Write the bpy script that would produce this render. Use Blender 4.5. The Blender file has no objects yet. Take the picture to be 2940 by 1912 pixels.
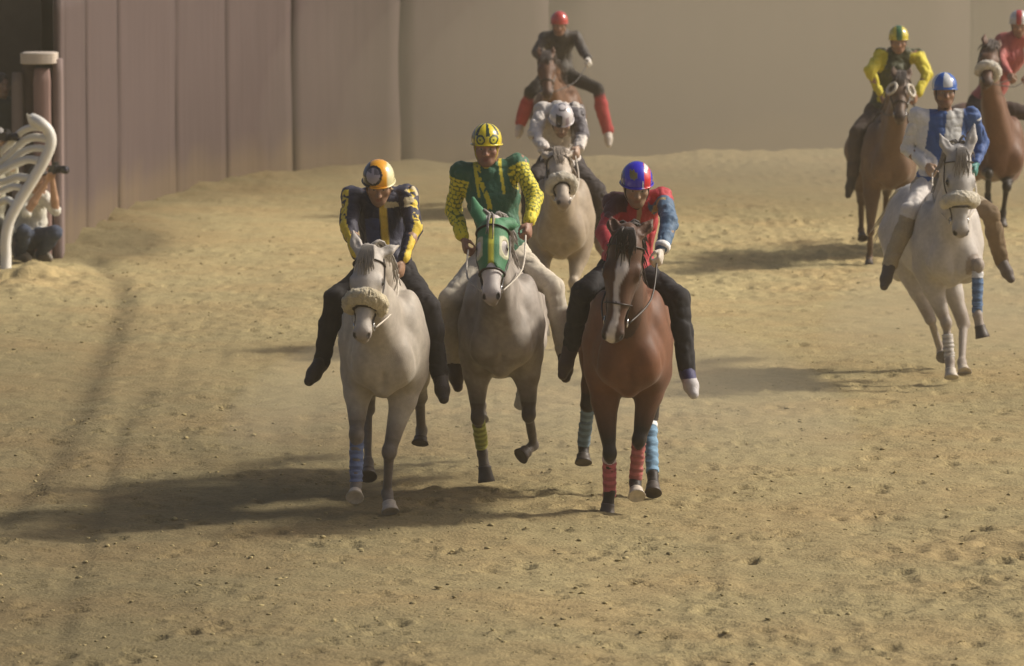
import bpy, math, random
import numpy as np
from mathutils import Vector

# ------------------------------------------------------------------ camera, sky, sun, exposure
scene = bpy.context.scene
R = math.radians
CAM_Z, PITCH, FPX, SW, SH = 4.27, 5.065, 15750.0, 2940.0, 1912.0
cam_d = bpy.data.cameras.new("camera")
cam_d.sensor_width = 36.0
cam_d.lens = FPX / SW * 36.0
cam_d.clip_start, cam_d.clip_end = 1.0, 3000.0
cam_d.dof.use_dof = True
cam_d.dof.focus_distance = 35.0
cam_d.dof.aperture_fstop = 5.0
cam = bpy.data.objects.new("camera", cam_d)
scene.collection.objects.link(cam)
cam.location = (0, 0, CAM_Z)
cam.rotation_euler = (R(90 - PITCH), 0, 0)
scene.camera = cam

SUN_EL, SUN_AZ = 38.0, 10.0      # the light stands right of the track and a little behind the horses
world = bpy.data.worlds.new("World")
scene.world = world
world.use_nodes = True
wn = world.node_tree.nodes
wl = world.node_tree.links
sky = wn.new("ShaderNodeTexSky")
sky.sky_type = 'NISHITA'
sky.sun_disc = False
sky.sun_elevation = R(SUN_EL)
sky.sun_rotation = R(90 - SUN_AZ)
sky.air_density = 0.6
sky.dust_density = 6.0
sky.ozone_density = 0.2
wl.new(sky.outputs[0], wn["Background"].inputs[0])
wn["Background"].inputs[1].default_value = 0.085

sun_d = bpy.data.lights.new("sun", 'SUN')
sun_d.energy = 3.3
sun_d.angle = R(7.0)
sun_d.color = (1.0, 0.93, 0.81)
sun = bpy.data.objects.new("sun", sun_d)
scene.collection.objects.link(sun)
_s = Vector((math.cos(R(SUN_EL)) * math.cos(R(SUN_AZ)), math.cos(R(SUN_EL)) * math.sin(R(SUN_AZ)), math.sin(R(SUN_EL))))
sun.rotation_euler = _s.to_track_quat('Z', 'Y').to_euler()
sun.location = (20, 30, 25)
scene.view_settings.view_transform = 'Standard'
scene.view_settings.look = 'None'
scene.view_settings.exposure = 0.16
scene.view_settings.gamma = 1.0

rng = np.random.default_rng(7)
random.seed(7)
A3 = lambda *v: np.array(v, float)
def unit(v):
    v = np.asarray(v, float)
    return v / max(1e-9, np.linalg.norm(v))

# ------------------------------------------------------------------ measuring: photo pixel -> point in the place
_p = R(PITCH)
CAM = A3(0, 0, CAM_Z)
def ray(px, py):
    u, v = (px - SW / 2) / FPX, (SH / 2 - py) / FPX
    f = A3(0, math.cos(_p), -math.sin(_p)); up = A3(0, math.sin(_p), math.cos(_p))
    return f + u * A3(1, 0, 0) + v * up
def at(px, py, Y):
    d = ray(px, py)
    return CAM + d * (Y / d[1])
def ground_at(px, py):
    d = ray(px, py)
    return CAM + d * (-CAM_Z / d[2])
def reach(prev, px, py, L, sgn):
    """the point seen at (px, py) that lies one bone length L from prev; sgn -1 = towards the camera"""
    d = unit(ray(px, py)); o = prev - CAM
    b = d @ o; c = o @ o - L * L
    disc = b * b - c
    t = b + sgn * math.sqrt(disc) if disc > 0 else b
    return CAM + d * t

# ------------------------------------------------------------------ object helpers
def link(o, parent=None):
    scene.collection.objects.link(o)
    if parent is not None:
        o.parent = parent
    return o
def tag(o, label, cat, group=None):
    o['label'] = label
    o['category'] = cat
    if group: o['group'] = group
    return o
def mesh_obj(name, V, F, mat, parent=None, col=None, smooth=True):
    V = np.asarray(V, np.float64)
    me = bpy.data.meshes.new(name)
    if isinstance(F, np.ndarray):
        n, k = F.shape
        me.vertices.add(len(V)); me.vertices.foreach_set("co", V.astype(np.float32).ravel())
        me.loops.add(n * k); me.loops.foreach_set("vertex_index", F.astype(np.int32).ravel())
        me.polygons.add(n); me.polygons.foreach_set("loop_start", np.arange(0, n * k, k, dtype=np.int32))
        me.update(calc_edges=True)
    else:
        me.from_pydata([tuple(v) for v in V], [], F)
        me.update()
    if smooth:
        me.polygons.foreach_set("use_smooth", np.ones(len(me.polygons), bool))
    if col is not None:
        a = me.attributes.new("col", 'FLOAT_COLOR', 'POINT')
        c4 = np.ones((len(V), 4), np.float32); c4[:, :3] = np.clip(col, 0, 1)
        a.data.foreach_set("color", c4.ravel())
    me.materials.append(mat)
    return link(bpy.data.objects.new(name, me), parent)

def merge(parts):
    V, F, n = [], [], 0
    for v, f in parts:
        V.append(np.asarray(v)); F += [[i + n for i in q] for q in f]; n += len(v)
    return np.concatenate(V), F

def tube(pts, rad, seg=8, cap=True, flat=1.0):
    pts = np.asarray(pts, float); n = len(pts)
    rad = np.full(n, rad, float) if np.isscalar(rad) else np.asarray(rad, float)
    V, F = [], []
    prev = None
    for i in range(n):
        t = unit(pts[min(i + 1, n - 1)] - pts[max(i - 1, 0)])
        if prev is None:
            a = np.cross(t, A3(0, 0, 1))
            if np.linalg.norm(a) < 1e-3: a = np.cross(t, A3(1, 0, 0))
        else:
            a = prev - t * (prev @ t)
        a = unit(a); b = np.cross(t, a); prev = a
        for k in range(seg):
            an = 2 * math.pi * k / seg
            V.append(pts[i] + rad[i] * (a * math.cos(an) + b * math.sin(an) * flat))
    for i in range(n - 1):
        for k in range(seg):
            k2 = (k + 1) % seg
            F.append([i * seg + k, i * seg + k2, (i + 1) * seg + k2, (i + 1) * seg + k])
    if cap:
        F.append(list(range(seg))[::-1]); F.append([(n - 1) * seg + k for k in range(seg)])
    return np.array(V), F

def spline(P, n):
    P = np.asarray(P, float); m = len(P)
    out = []
    for s in np.linspace(0, m - 1, n):
        i = min(int(s), m - 2); t = s - i
        p0, p1, p2, p3 = P[max(i - 1, 0)], P[i], P[i + 1], P[min(i + 2, m - 1)]
        out.append(0.5 * (2 * p1 + (p2 - p0) * t + (2 * p0 - 5 * p1 + 4 * p2 - p3) * t * t + (3 * p1 - p0 - 3 * p2 + p3) * t ** 3))
    return np.array(out)

def box(c, s, bev=0.0):
    x, y, z = s[0] / 2, s[1] / 2, s[2] / 2
    V = [(sx * x, sy * y, sz * z) for sx in (-1, 1) for sy in (-1, 1) for sz in (-1, 1)]
    F = [[0, 1, 3, 2], [4, 6, 7, 5], [0, 4, 5, 1], [2, 3, 7, 6], [0, 2, 6, 4], [1, 5, 7, 3]]
    return np.array(V) + np.asarray(c), F

# ------------------------------------------------------------------ noise
def _hash(ix, iy, iz, seed):
    h = (ix * 374761393 + iy * 668265263 + iz * 2147483647 + seed * 144665) & 0xFFFFFFFF
    h = ((h ^ (h >> 13)) * 1274126177) & 0xFFFFFFFF
    h = h ^ (h >> 16)
    return (h & 0xFFFF).astype(np.float32) / 32767.5 - 1.0
def noise3(X, Y, Z, seed=0):
    fx, fy, fz = np.floor(X), np.floor(Y), np.floor(Z)
    ix, iy, iz = fx.astype(np.int64), fy.astype(np.int64), fz.astype(np.int64)
    x, y, z = X - fx, Y - fy, Z - fz
    x = x * x * (3 - 2 * x); y = y * y * (3 - 2 * y); z = z * z * (3 - 2 * z)
    r = 0
    for a in (0, 1):
        for b in (0, 1):
            for c in (0, 1):
                r = r + _hash(ix + a, iy + b, iz + c, seed) * (x if a else 1 - x) * (y if b else 1 - y) * (z if c else 1 - z)
    return r
def noise2(X, Y, seed=0):
    fx, fy = np.floor(X), np.floor(Y)
    ix, iy = fx.astype(np.int64), fy.astype(np.int64)
    x, y = X - fx, Y - fy
    x = x * x * (3 - 2 * x); y = y * y * (3 - 2 * y)
    z0 = np.zeros_like(ix)
    r = 0
    for a in (0, 1):
        for b in (0, 1):
            r = r + _hash(ix + a, iy + b, z0, seed) * (x if a else 1 - x) * (y if b else 1 - y)
    return r
def nz(P, f, seed=0):
    return noise3(P[:, 0] * f, P[:, 1] * f, P[:, 2] * f, seed)

# ------------------------------------------------------------------ sculpting field: smooth unions turned into one surface
class Field:
    def __init__(s, h):
        s.h, s.ops, s.folds = h, [], []
    def cone(s, a, b, ra, rb, k=0.02, flat=None, sub=False):
        a, b = np.asarray(a, float), np.asarray(b, float)
        lo = np.minimum(a - ra, b - rb); hi = np.maximum(a + ra, b + rb)
        s.ops.append(('c', (a, b - a, max(1e-9, (b - a) @ (b - a)), ra, rb, flat), lo, hi, k, sub)); return s
    def ell(s, c, r, M=None, k=0.02, sub=False):
        c, r = np.asarray(c, float), np.asarray(r, float)
        M = np.eye(3) if M is None else np.asarray(M, float)      # rows = axes
        e = np.sqrt(((M * r[:, None]) ** 2).sum(0))
        s.ops.append(('e', (c, r, M), c - e, c + e, k, sub)); return s
    def ball(s, c, r, k=0.02, sub=False):
        return s.ell(c, (r, r, r), None, k, sub)
    def cut(s, p, n):
        """keep only the side of the plane the normal n points away from"""
        s.ops.append(('p', (np.asarray(p, float), unit(n)), None, None, 0, True)); return s
    @staticmethod
    def _d(kind, g, x, y, z):
        if kind == 'c':
            a, ab, L2, ra, rb, flat = g
            px, py, pz = x - a[0], y - a[1], z - a[2]
            t = np.clip((px * ab[0] + py * ab[1] + pz * ab[2]) / L2, 0, 1)
            px, py, pz = px - t * ab[0], py - t * ab[1], pz - t * ab[2]
            if flat is not None:
                u, f = flat
                w = (px * u[0] + py * u[1] + pz * u[2]) * (f - 1)
                px, py, pz = px + w * u[0], py + w * u[1], pz + w * u[2]
            return np.sqrt(px * px + py * py + pz * pz) - (ra + (rb - ra) * t)
        if kind == 'e':
            c, r, M = g
            px, py, pz = x - c[0], y - c[1], z - c[2]
            q = [(M[i, 0] * px + M[i, 1] * py + M[i, 2] * pz) / r[i] for i in range(3)]
            k0 = np.sqrt(q[0] ** 2 + q[1] ** 2 + q[2] ** 2)
            k1 = np.sqrt((q[0] / r[0]) ** 2 + (q[1] / r[1]) ** 2 + (q[2] / r[2]) ** 2)
            return k0 * (k0 - 1) / np.maximum(k1, 1e-6)
        p, n = g
        return (x - p[0]) * n[0] + (y - p[1]) * n[1] + (z - p[2]) * n[2]
    @staticmethod
    def _mix(cur, d, k, sub):
        if sub:
            if k <= 0: return np.maximum(cur, -d)
            e = np.clip(0.5 - 0.5 * (cur + d) / k, 0, 1)
            return cur * (1 - e) + (-d) * e + k * e * (1 - e)
        if k <= 0: return np.minimum(cur, d)
        e = np.clip(0.5 + 0.5 * (cur - d) / k, 0, 1)
        return cur * (1 - e) + d * e - k * e * (1 - e)
    def dist(s, P):
        x, y, z = P[:, 0], P[:, 1], P[:, 2]
        cur = np.full(len(P), 1.0)
        for kind, g, lo, hi, k, sub in s.ops:
            d = s._d(kind, g, x, y, z)
            cur = np.maximum(cur, d) if kind == 'p' else s._mix(cur, d, k, sub)
        return cur
    def project(s, P, off=0.0, it=5):
        P = np.array(P, float); e = 0.004
        for _ in range(it):
            d = s.dist(P)
            g = np.stack([(s.dist(P + A3(*(e if i == j else 0 for j in range(3)))) - d) / e for i in range(3)], 1)
            P = P - g * ((d - off) / np.maximum(0.2, (g * g).sum(1)))[:, None]
        return P
    def mesh(s, smooth=1):
        h = s.h
        add = [o for o in s.ops if not o[5]]
        lo = np.min([o[2] for o in add], 0) - 5 * h; hi = np.max([o[3] for o in add], 0) + 5 * h
        n = np.ceil((hi - lo) / h).astype(int) + 1
        ax = [(lo[i] + h * np.arange(n[i])).astype(np.float32) for i in range(3)]
        D = np.full(n, 0.25, np.float32)
        for kind, g, a, b, k, sub in s.ops:
            if kind == 'p':
                X, Y, Z = np.meshgrid(*ax, indexing='ij', sparse=True)
                D = np.maximum(D, s._d(kind, g, X, Y, Z).astype(np.float32)); continue
            m = k + 4 * h
            i0 = np.maximum(0, np.floor((a - m - lo) / h).astype(int)); i1 = np.minimum(n, np.ceil((b + m - lo) / h).astype(int) + 1)
            sl = tuple(slice(i0[j], i1[j]) for j in range(3))
            X, Y, Z = np.meshgrid(*[ax[j][sl[j]] for j in range(3)], indexing='ij', sparse=True)
            D[sl] = s._mix(D[sl], s._d(kind, g, X, Y, Z), k, sub).astype(np.float32)
        for amp, freq, seed in s.folds:
            idx = np.nonzero(np.abs(D) < 4 * h)
            fx, fy, fz = freq if not np.isscalar(freq) else (freq,) * 3
            q = noise3(ax[0][idx[0]] * fx, ax[1][idx[1]] * fy, ax[2][idx[2]] * fz, seed)
            D[idx] += amp * q if seed < 100 else amp * np.maximum(0, .30 - np.abs(q)) / .30      # from seed 100 on: sharp creases
        V, F = surface_nets(D, lo, h)
        e = np.concatenate([F[:, [0, 1]], F[:, [1, 2]], F[:, [2, 3]], F[:, [3, 0]]])
        for _ in range(smooth):
            cnt = np.bincount(e[:, 0], minlength=len(V)) + np.bincount(e[:, 1], minlength=len(V))
            acc = np.stack([np.bincount(e[:, 0], V[e[:, 1], i], len(V)) + np.bincount(e[:, 1], V[e[:, 0], i], len(V)) for i in range(3)], 1)
            V = 0.5 * V + 0.5 * acc / np.maximum(cnt, 1)[:, None]
        return V, F

_CORN = [(i, j, k) for i in (0, 1) for j in (0, 1) for k in (0, 1)]
_EDGE = [(a, b) for a in range(8) for b in range(a + 1, 8) if sum(x != y for x, y in zip(_CORN[a], _CORN[b])) == 1]
def surface_nets(D, lo, h):
    S = D < 0
    nx, ny, nz_ = D.shape
    cnt = sum(S[i:nx - 1 + i, j:ny - 1 + j, k:nz_ - 1 + k].astype(np.int8) for i, j, k in _CORN)
    cells = np.argwhere((cnt > 0) & (cnt < 8))
    vals = np.stack([D[cells[:, 0] + i, cells[:, 1] + j, cells[:, 2] + k] for i, j, k in _CORN], 1).astype(np.float64)
    acc = np.zeros((len(cells), 3)); num = np.zeros(len(cells))
    for a, b in _EDGE:
        va, vb = vals[:, a], vals[:, b]
        m = (va < 0) != (vb < 0)
        t = np.where(m, va / np.where(m, va - vb, 1), 0)
        pa, pb = np.array(_CORN[a], float), np.array(_CORN[b], float)
        acc += np.where(m[:, None], pa + t[:, None] * (pb - pa), 0); num += m
    V = lo + h * (cells + acc / num[:, None])
    idx = np.full((nx - 1, ny - 1, nz_ - 1), -1, np.int32)
    idx[tuple(cells.T)] = np.arange(len(cells))
    F = []
    for axis in range(3):
        o1, o2 = [(1, 2), (2, 0), (0, 1)][axis]
        s0 = [slice(0, n_ - 1) for n_ in D.shape]; s1 = [slice(0, n_ - 1) for n_ in D.shape]
        s1[axis] = slice(1, D.shape[axis])
        for s_ in (s0, s1):
            s_[o1] = slice(1, D.shape[o1] - 1); s_[o2] = slice(1, D.shape[o2] - 1)
        a, b = S[tuple(s0)], S[tuple(s1)]
        for flip, msk in ((False, a & ~b), (True, ~a & b)):
            e = np.argwhere(msk)
            if len(e) == 0: continue
            e[:, o1] += 1; e[:, o2] += 1
            q = []
            for d1, d2 in ((-1, -1), (0, -1), (0, 0), (-1, 0)):
                c = e.copy(); c[:, o1] += d1; c[:, o2] += d2
                q.append(idx[c[:, 0], c[:, 1], c[:, 2]])
            q = np.stack(q, 1)
            F.append(q[:, ::-1] if flip else q)
    return V, np.concatenate(F)

# ------------------------------------------------------------------ materials
def new_mat(name):
    m = bpy.data.materials.new(name); m.use_nodes = True
    return m, m.node_tree.nodes, m.node_tree.links, m.node_tree.nodes["Principled BSDF"]
def painted(name, rough=0.6, nscale=40.0, namp=0.25, bump=0.3, bscale=120.0, coat=0.0, sheen=0.0, spec=0.5):
    """a material that takes the thing's own colours from its 'col' attribute, broken up by noise"""
    m, N, L, b = new_mat(name)
    at_ = N.new("ShaderNodeAttribute"); at_.attribute_name = "col"
    geo = N.new("ShaderNodeTexCoord")
    no = N.new("ShaderNodeTexNoise"); no.inputs["Scale"].default_value = nscale; no.inputs["Detail"].default_value = 4
    L.new(geo.outputs["Object"], no.inputs["Vector"])
    mr = N.new("ShaderNodeMapRange"); mr.inputs[3].default_value = 1 - namp; mr.inputs[4].default_value = 1 + namp
    L.new(no.outputs["Fac"], mr.inputs[0])
    mx = N.new("ShaderNodeVectorMath"); mx.operation = 'MULTIPLY'
    L.new(at_.outputs["Color"], mx.inputs[0]); L.new(mr.outputs[0], mx.inputs[1])
    L.new(mx.outputs[0], b.inputs["Base Color"])
    b.inputs["Roughness"].default_value = rough
    b.inputs["Specular IOR Level"].default_value = spec
    if coat: b.inputs["Coat Weight"].default_value = coat; b.inputs["Coat Roughness"].default_value = 0.06
    if sheen: b.inputs["Sheen Weight"].default_value = sheen
    if bump:
        n2 = N.new("ShaderNodeTexNoise"); n2.inputs["Scale"].default_value = bscale; n2.inputs["Detail"].default_value = 3
        L.new(geo.outputs["Object"], n2.inputs["Vector"])
        bp = N.new("ShaderNodeBump"); bp.inputs["Strength"].default_value = bump; bp.inputs["Distance"].default_value = 0.01
        L.new(n2.outputs["Fac"], bp.inputs["Height"]); L.new(bp.outputs[0], b.inputs["Normal"])
    return m
def plain(name, col, rough=0.6, namp=0.2, nscale=30.0, bump=0.0, bscale=80.0, metal=0.0, spec=0.5):
    m, N, L, b = new_mat(name)
    tc = N.new("ShaderNodeTexCoord")
    no = N.new("ShaderNodeTexNoise"); no.inputs["Scale"].default_value = nscale; no.inputs["Detail"].default_value = 5
    L.new(tc.outputs["Object"], no.inputs["Vector"])
    cr = N.new("ShaderNodeMixRGB")
    cr.inputs[1].default_value = (*[c * (1 - namp) for c in col], 1); cr.inputs[2].default_value = (*[min(1, c * (1 + namp)) for c in col], 1)
    L.new(no.outputs["Fac"], cr.inputs[0]); L.new(cr.outputs[0], b.inputs["Base Color"])
    b.inputs["Roughness"].default_value = rough; b.inputs["Metallic"].default_value = metal
    b.inputs["Specular IOR Level"].default_value = spec
    if bump:
        n2 = N.new("ShaderNodeTexNoise"); n2.inputs["Scale"].default_value = bscale
        L.new(tc.outputs["Object"], n2.inputs["Vector"])
        bp = N.new("ShaderNodeBump"); bp.inputs["Strength"].default_value = bump; bp.inputs["Distance"].default_value = 0.02
        L.new(n2.outputs["Fac"], bp.inputs["Height"]); L.new(bp.outputs[0], b.inputs["Normal"])
    return m
M_COAT = painted("horse coat", 0.50, 30, 0.18, 0.25, 160, sheen=0.1, spec=0.3)
M_CLOTH = painted("silk cloth", 0.62, 60, 0.16, 0.35, 130, sheen=0.1)
M_WOOL = painted("matt cloth", 0.85, 50, 0.2, 0.25, 220)
M_SKIN = painted("skin", 0.5, 60, 0.12, 0.1, 200)
M_HELM = painted("helmet enamel", 0.25, 20, 0.06, 0.0, coat=0.8)
M_FLEECE = painted("fleece", 0.95, 120, 0.25, 1.0, 90, sheen=0.3)
M_HOOF = plain("hoof horn", (0.07, 0.055, 0.045), 0.55, 0.4, 40)
M_HOOFP = plain("pale hoof horn", (0.5, 0.44, 0.36), 0.55, 0.3, 40)
M_EYE = plain("horse eye", (0.012, 0.008, 0.006), 0.08, 0.2, 20)
M_LEATHER = plain("dark leather", (0.03, 0.022, 0.017), 0.45, 0.3, 60)
M_ROPE = plain("pale rope", (0.55, 0.5, 0.42), 0.8, 0.3, 90)
M_GREENROPE = plain("yellow webbing", (0.5, 0.47, 0.12), 0.7, 0.3, 90)
M_STEEL = plain("bit steel", (0.6, 0.6, 0.6), 0.25, 0.1, 30, metal=1.0)
M_BLACKP = plain("camera body", (0.015, 0.015, 0.016), 0.35, 0.3, 30)
M_GLASS = plain("lens glass", (0.02, 0.02, 0.035), 0.05, 0.1, 10)

# ------------------------------------------------------------------ horse
def lerp(a, b, t): return a + (b - a) * t
def seg_t(P, a, b):
    ab = b - a; t = ((P - a) @ ab) / (ab @ ab)
    tc = np.clip(t, 0, 1)
    return t, np.linalg.norm(P - (a + tc[:, None] * ab), axis=1)
def sstep(x, a, b):
    t = np.clip((x - a) / (b - a), 0, 1); return t * t * (3 - 2 * t)
def mixc(c, d, w):
    return c * (1 - w[:, None]) + np.asarray(d) * w[:, None]

class HeadFrame:
    def __init__(s, poll, nose, heading, turn=0.0):
        s.o = poll; s.L = unit(nose - poll); s.k = np.linalg.norm(nose - poll) / 0.60
        d = heading + A3(0, 0, 0.35); d = unit(d - s.L * (d @ s.L))
        w = np.cross(d, s.L)
        if w[0] < 0: w = -w
        c, sn = math.cos(turn), math.sin(turn)
        s.D = d * c + w * sn; s.W = w * c - d * sn
        s.M = np.array([s.L, s.W, s.D])
    def __call__(s, l, w, d): return s.o + s.k * (l * s.L + w * s.W + d * s.D)
    def inv(s, P): return ((P - s.o) @ s.M.T) / s.k

def head_ops(f, H, off=0.0, ears=True, ear=None, k=0.03):
    q = H.k
    def ell(l, w, d, r, kk=k, sub=False): f.ell(H(l, w, d), [x * q + (off if not sub else -off) for x in r], H.M, kk, sub)
    def cone(a, b, ra, rb, kk=k, flat=None, sub=False): f.cone(H(*a), H(*b), ra * q + off, rb * q + off, kk, flat, sub)
    ell(0.10, 0, -0.085, (0.12, 0.092, 0.095))
    ell(0.21, 0, -0.075, (0.12, 0.098, 0.085))
    for s_ in (-1, 1):
        ell(0.215, s_ * 0.083, -0.045, (0.045, 0.026, 0.032), 0.02)
        ell(0.19, s_ * 0.05, -0.18, (0.125, 0.042, 0.095))
        cone((0.27, s_ * 0.070, -0.085), (0.40, s_ * 0.048, -0.075), 0.018, 0.012, 0.03)
    cone((0.22, 0, -0.06), (0.50, 0, -0.052), 0.074, 0.048)
    cone((0.26, 0, -0.16), (0.50, 0, -0.105), 0.064, 0.042)
    ell(0.535, 0, -0.07, (0.07, 0.058, 0.062))
    ell(0.55, 0, -0.128, (0.045, 0.040, 0.030), 0.012)
    for s_ in (-1, 1):
        ell(0.555, s_ * 0.040, -0.045, (0.036, 0.024, 0.030), 0.015)
        if off == 0: ell(0.572, s_ * 0.050, -0.030, (0.020, 0.011, 0.013), 0.008, True)
        if off == 0: ell(0.218, s_ * 0.112, -0.043, (0.024, 0.02, 0.017), 0.01, True)
    if ears:
        for s_, e in zip((-1, 1), ear or ((0, 0, 0), (0, 0, 0))):
            base, tip = A3(0.01, s_ * 0.06, -0.075), A3(-0.155 + e[0], s_ * (0.085 + e[1]), -0.06 + e[2])
            mid = lerp(base, tip, 0.45) + A3(0, s_ * 0.008, 0)
            cone(base, mid, 0.034, 0.037, 0.02, (H.D, 1.5)); cone(mid, tip, 0.037, 0.006, 0.012, (H.D, 1.5))
            if off == 0:
                a = lerp(base, tip, 0.3) + A3(0, 0, 0.034); b = lerp(base, tip, 0.75) + A3(0, 0, 0.024)
                cone(a, b, 0.022, 0.008, 0.008, None, True)

HORSES = {}
def horse(label, Y0, cx, cy, heading_yaw, head, fore, hind, coat, group, h=0.011, dz=-0.06, ears=None, turn=0.0, hoofs=None,
          wraps=(), noseband=None, hood=False, mane=(0.1, 0.08, 0.07), tail=(0.1, 0.08, 0.07), rein_mat=None, blinkers=False,
          shx=1.0, bridle_mat=None, forelock=None, neckdrop=0.0):
    c0 = at(cx, cy, Y0)
    yw = R(heading_yaw)
    hd = A3(math.sin(yw), -math.cos(yw), 0); bk = -hd; rt = A3(math.cos(yw), math.sin(yw), 0)
    org = A3(c0[0], Y0, 0)
    def loc(x, y, z): return org + rt * (x * shx) + bk * y + A3(0, 0, z + dz)
    MT = np.array([rt, bk, A3(0, 0, 1)])
    f = Field(h)
    E = lambda x, y, z, r, k=0.10: f.ell(loc(x, y, z), (r[0] * shx, r[1], r[2]), MT, k)
    # trunk
    E(0, 0.95, 1.19, (0.285, 0.72, 0.36))
    E(0, 0.45, 1.17, (0.245, 0.42, 0.375))
    E(0, 0.60, 1.46, (0.095, 0.34, 0.13))
    E(0, 1.50, 1.27, (0.265, 0.40, 0.32))
    for s_ in (-1, 1):
        E(s_ * 0.155, 0.25, 1.18, (0.115, 0.20, 0.33), 0.07)
        E(s_ * 0.10, 0.05, 1.08, (0.115, 0.15, 0.17), 0.05)
        E(s_ * 0.16, 1.58, 1.10, (0.13, 0.26, 0.34), 0.08)
    E(0, 0.10, 1.0, (0.10, 0.18, 0.17), 0.06)
    f.cone(loc(0, -.13, 1.24), loc(0, -.04, .90), .022, .026, .05, None, True)
    for s_ in (-1, 1): f.cone(loc(s_ * .155, -.04, 1.36), loc(s_ * .225, .02, 1.06), .012, .016, .05, None, True)
    f.folds.append((.007, 7, 41))
    # head and neck
    poll = at(head[0][0], head[0][1], Y0 + head[0][2])
    nose = reach(poll, head[1][0], head[1][1], 0.60, -1)
    H = HeadFrame(poll, nose, hd, turn)
    nb = H(0.12, 0, -0.15); thr = H(0.22, 0, -0.19); crest = H(0.0, 0, -0.10)
    base_c, base_k, base_t = loc(0, 0.24, 1.24), loc(0, 0.46, 1.46), loc(0, 0.10, 1.08)
    midk = lerp(crest, base_k, 0.5) + A3(0, 0, 0.05 - neckdrop)
    f.cone(crest, midk, 0.062, 0.075, 0.06); f.cone(midk, base_k, 0.075, 0.10, 0.06)
    f.cone(nb, lerp(nb, base_c, .55), 0.085, 0.125, 0.06, (rt, 1.12)); f.cone(lerp(nb, base_c, .55), base_c, 0.125, 0.215, 0.08)
    f.cone(thr, base_t, 0.065, 0.165, 0.08)
    head_ops(f, H, ear=ears)
    # legs
    bones = []
    for i, (s_, lg) in enumerate(zip((-1, 1, -1, 1), list(fore) + list(hind))):
        fr = i < 2
        top = loc(s_ * 0.165, 0.30, 0.98) if fr else loc(s_ * 0.165, 1.32, 0.98)
        L = (0.41, 0.30, 0.15) if fr else (0.50, 0.40, 0.15)
        pts = [top]
        for q, ln in zip(lg, L):
            if len(q) == 4: pts.append(loc(*q[:3]))
            else: pts.append(reach(pts[-1], q[0], q[1], ln, q[2]))
        bones.append(pts)
        a, kn, ft, toe = pts
        if fr:
            f.cone(loc(s_ * 0.15, 0.28, 1.15), a, 0.13, 0.095, 0.07)
            f.cone(a, lerp(a, kn, 0.35), 0.100, 0.086, 0.06); f.cone(lerp(a, kn, 0.35), lerp(a, kn, 0.92), 0.086, 0.043, 0.03)
            f.ell(kn + hd * .012, (0.049, 0.047, 0.060), None, 0.014); f.ball(kn + bk * .035 + A3(0, 0, .02), .028, .015)
        else:
            f.cone(loc(s_ * 0.16, 1.5, 1.15), a, 0.18, 0.13, 0.08)
            f.cone(a, lerp(a, kn, 0.55), 0.13, 0.075, 0.06); f.cone(lerp(a, kn, 0.55), kn, 0.075, 0.05, 0.03)
            f.cone(kn + A3(0, 0, 0.07) + bk * 0.03, kn, 0.026, 0.048, 0.02)
        f.cone(kn, ft, 0.034, 0.029, 0.015); f.cone(lerp(kn, ft, .08) + bk * 0.026, lerp(kn, ft, .97) + bk * 0.030, 0.015, 0.018, 0.010)
        f.ell(ft, (0.040, 0.044, 0.042), None, 0.012); f.ball(ft + bk * .034 - A3(0, 0, .012), .024, .015)
        f.cone(ft, lerp(ft, toe, 0.5), 0.032, 0.040, 0.015)
    V, F = f.mesh()
    info = dict(H=H, loc=loc, bones=bones, hl=H.inv(V), z=V[:, 2], MT=MT, org=org)
    lowleg = np.zeros(len(V))
    for a, kn, ft, toe in bones:
        t, d = seg_t(V, a, kn); lowleg = np.maximum(lowleg, sstep(t, 0.45, 0.95) * (d < 0.09) * (V[:, 2] < a[2] - .08))
        for u, v in ((kn, ft), (ft, toe)):
            t, d = seg_t(V, u, v); lowleg = np.maximum(lowleg, 1.0 * (d < 0.10))
    info['low'] = lowleg
    col = coat(V, info)
    hl = info['hl']
    for s_ in (-1, 1):                           # the inside of the nostrils, eyelids and ears is dark skin
        e = ((hl[:, 0] - 0.572) / 0.022) ** 2 + ((hl[:, 1] - s_ * 0.048) / 0.014) ** 2 + ((hl[:, 2] + 0.032) / 0.018) ** 2
        col = mixc(col, (0.02, 0.015, 0.013), sstep(1.5 - e, 0, 0.6))
        e = ((hl[:, 0] - 0.218) / 0.034) ** 2 + ((hl[:, 1] - s_ * 0.098) / 0.03) ** 2 + ((hl[:, 2] + 0.043) / 0.026) ** 2
        col = mixc(col, (0.03, 0.022, 0.02), sstep(1.4 - e, 0, 0.7) * 0.85)
    root = bpy.data.objects.new("horse", None); link(root)
    root.location = org
    root.empty_display_size = 0.3
    tag(root, label, "horse", group)
    def part(name, V_, F_, mat, col_=None, parent=None, smooth=True):
        o = mesh_obj(name, np.asarray(V_) - org, F_, mat, parent or root, col_, smooth)
        return o
    part("body", V, F, M_COAT, col)
    # eyes
    for s_ in (-1, 1):
        g = Field(0.006).ball(H(0.218, s_ * 0.086, -0.045), 0.022 * H.k)
        v, q = g.mesh(); part("eye", v, q, M_EYE)
    # hooves
    for i, (a, kn, ft, toe) in enumerate(bones):
        ax = unit(toe - ft); a0 = lerp(ft, toe, 0.48)
        fwd = hd - ax * (hd @ ax); fwd = unit(fwd) if np.linalg.norm(fwd) > .2 else unit(A3(0, 0, 1) - ax * ax[2]); sd = np.cross(ax, fwd)
        Lh = np.linalg.norm(toe - a0) + .006; hv, hf_ = [], []
        prof = ((-.004, .036, 0), (.0, .044, 0), (.010, .0455, .002), (.018, .0435, .004), (Lh * .6, .051, .014), (Lh * .97, .059, .024), (Lh, .057, .024), (Lh - .004, .044, .018), (Lh - .010, .015, .01))
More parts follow.
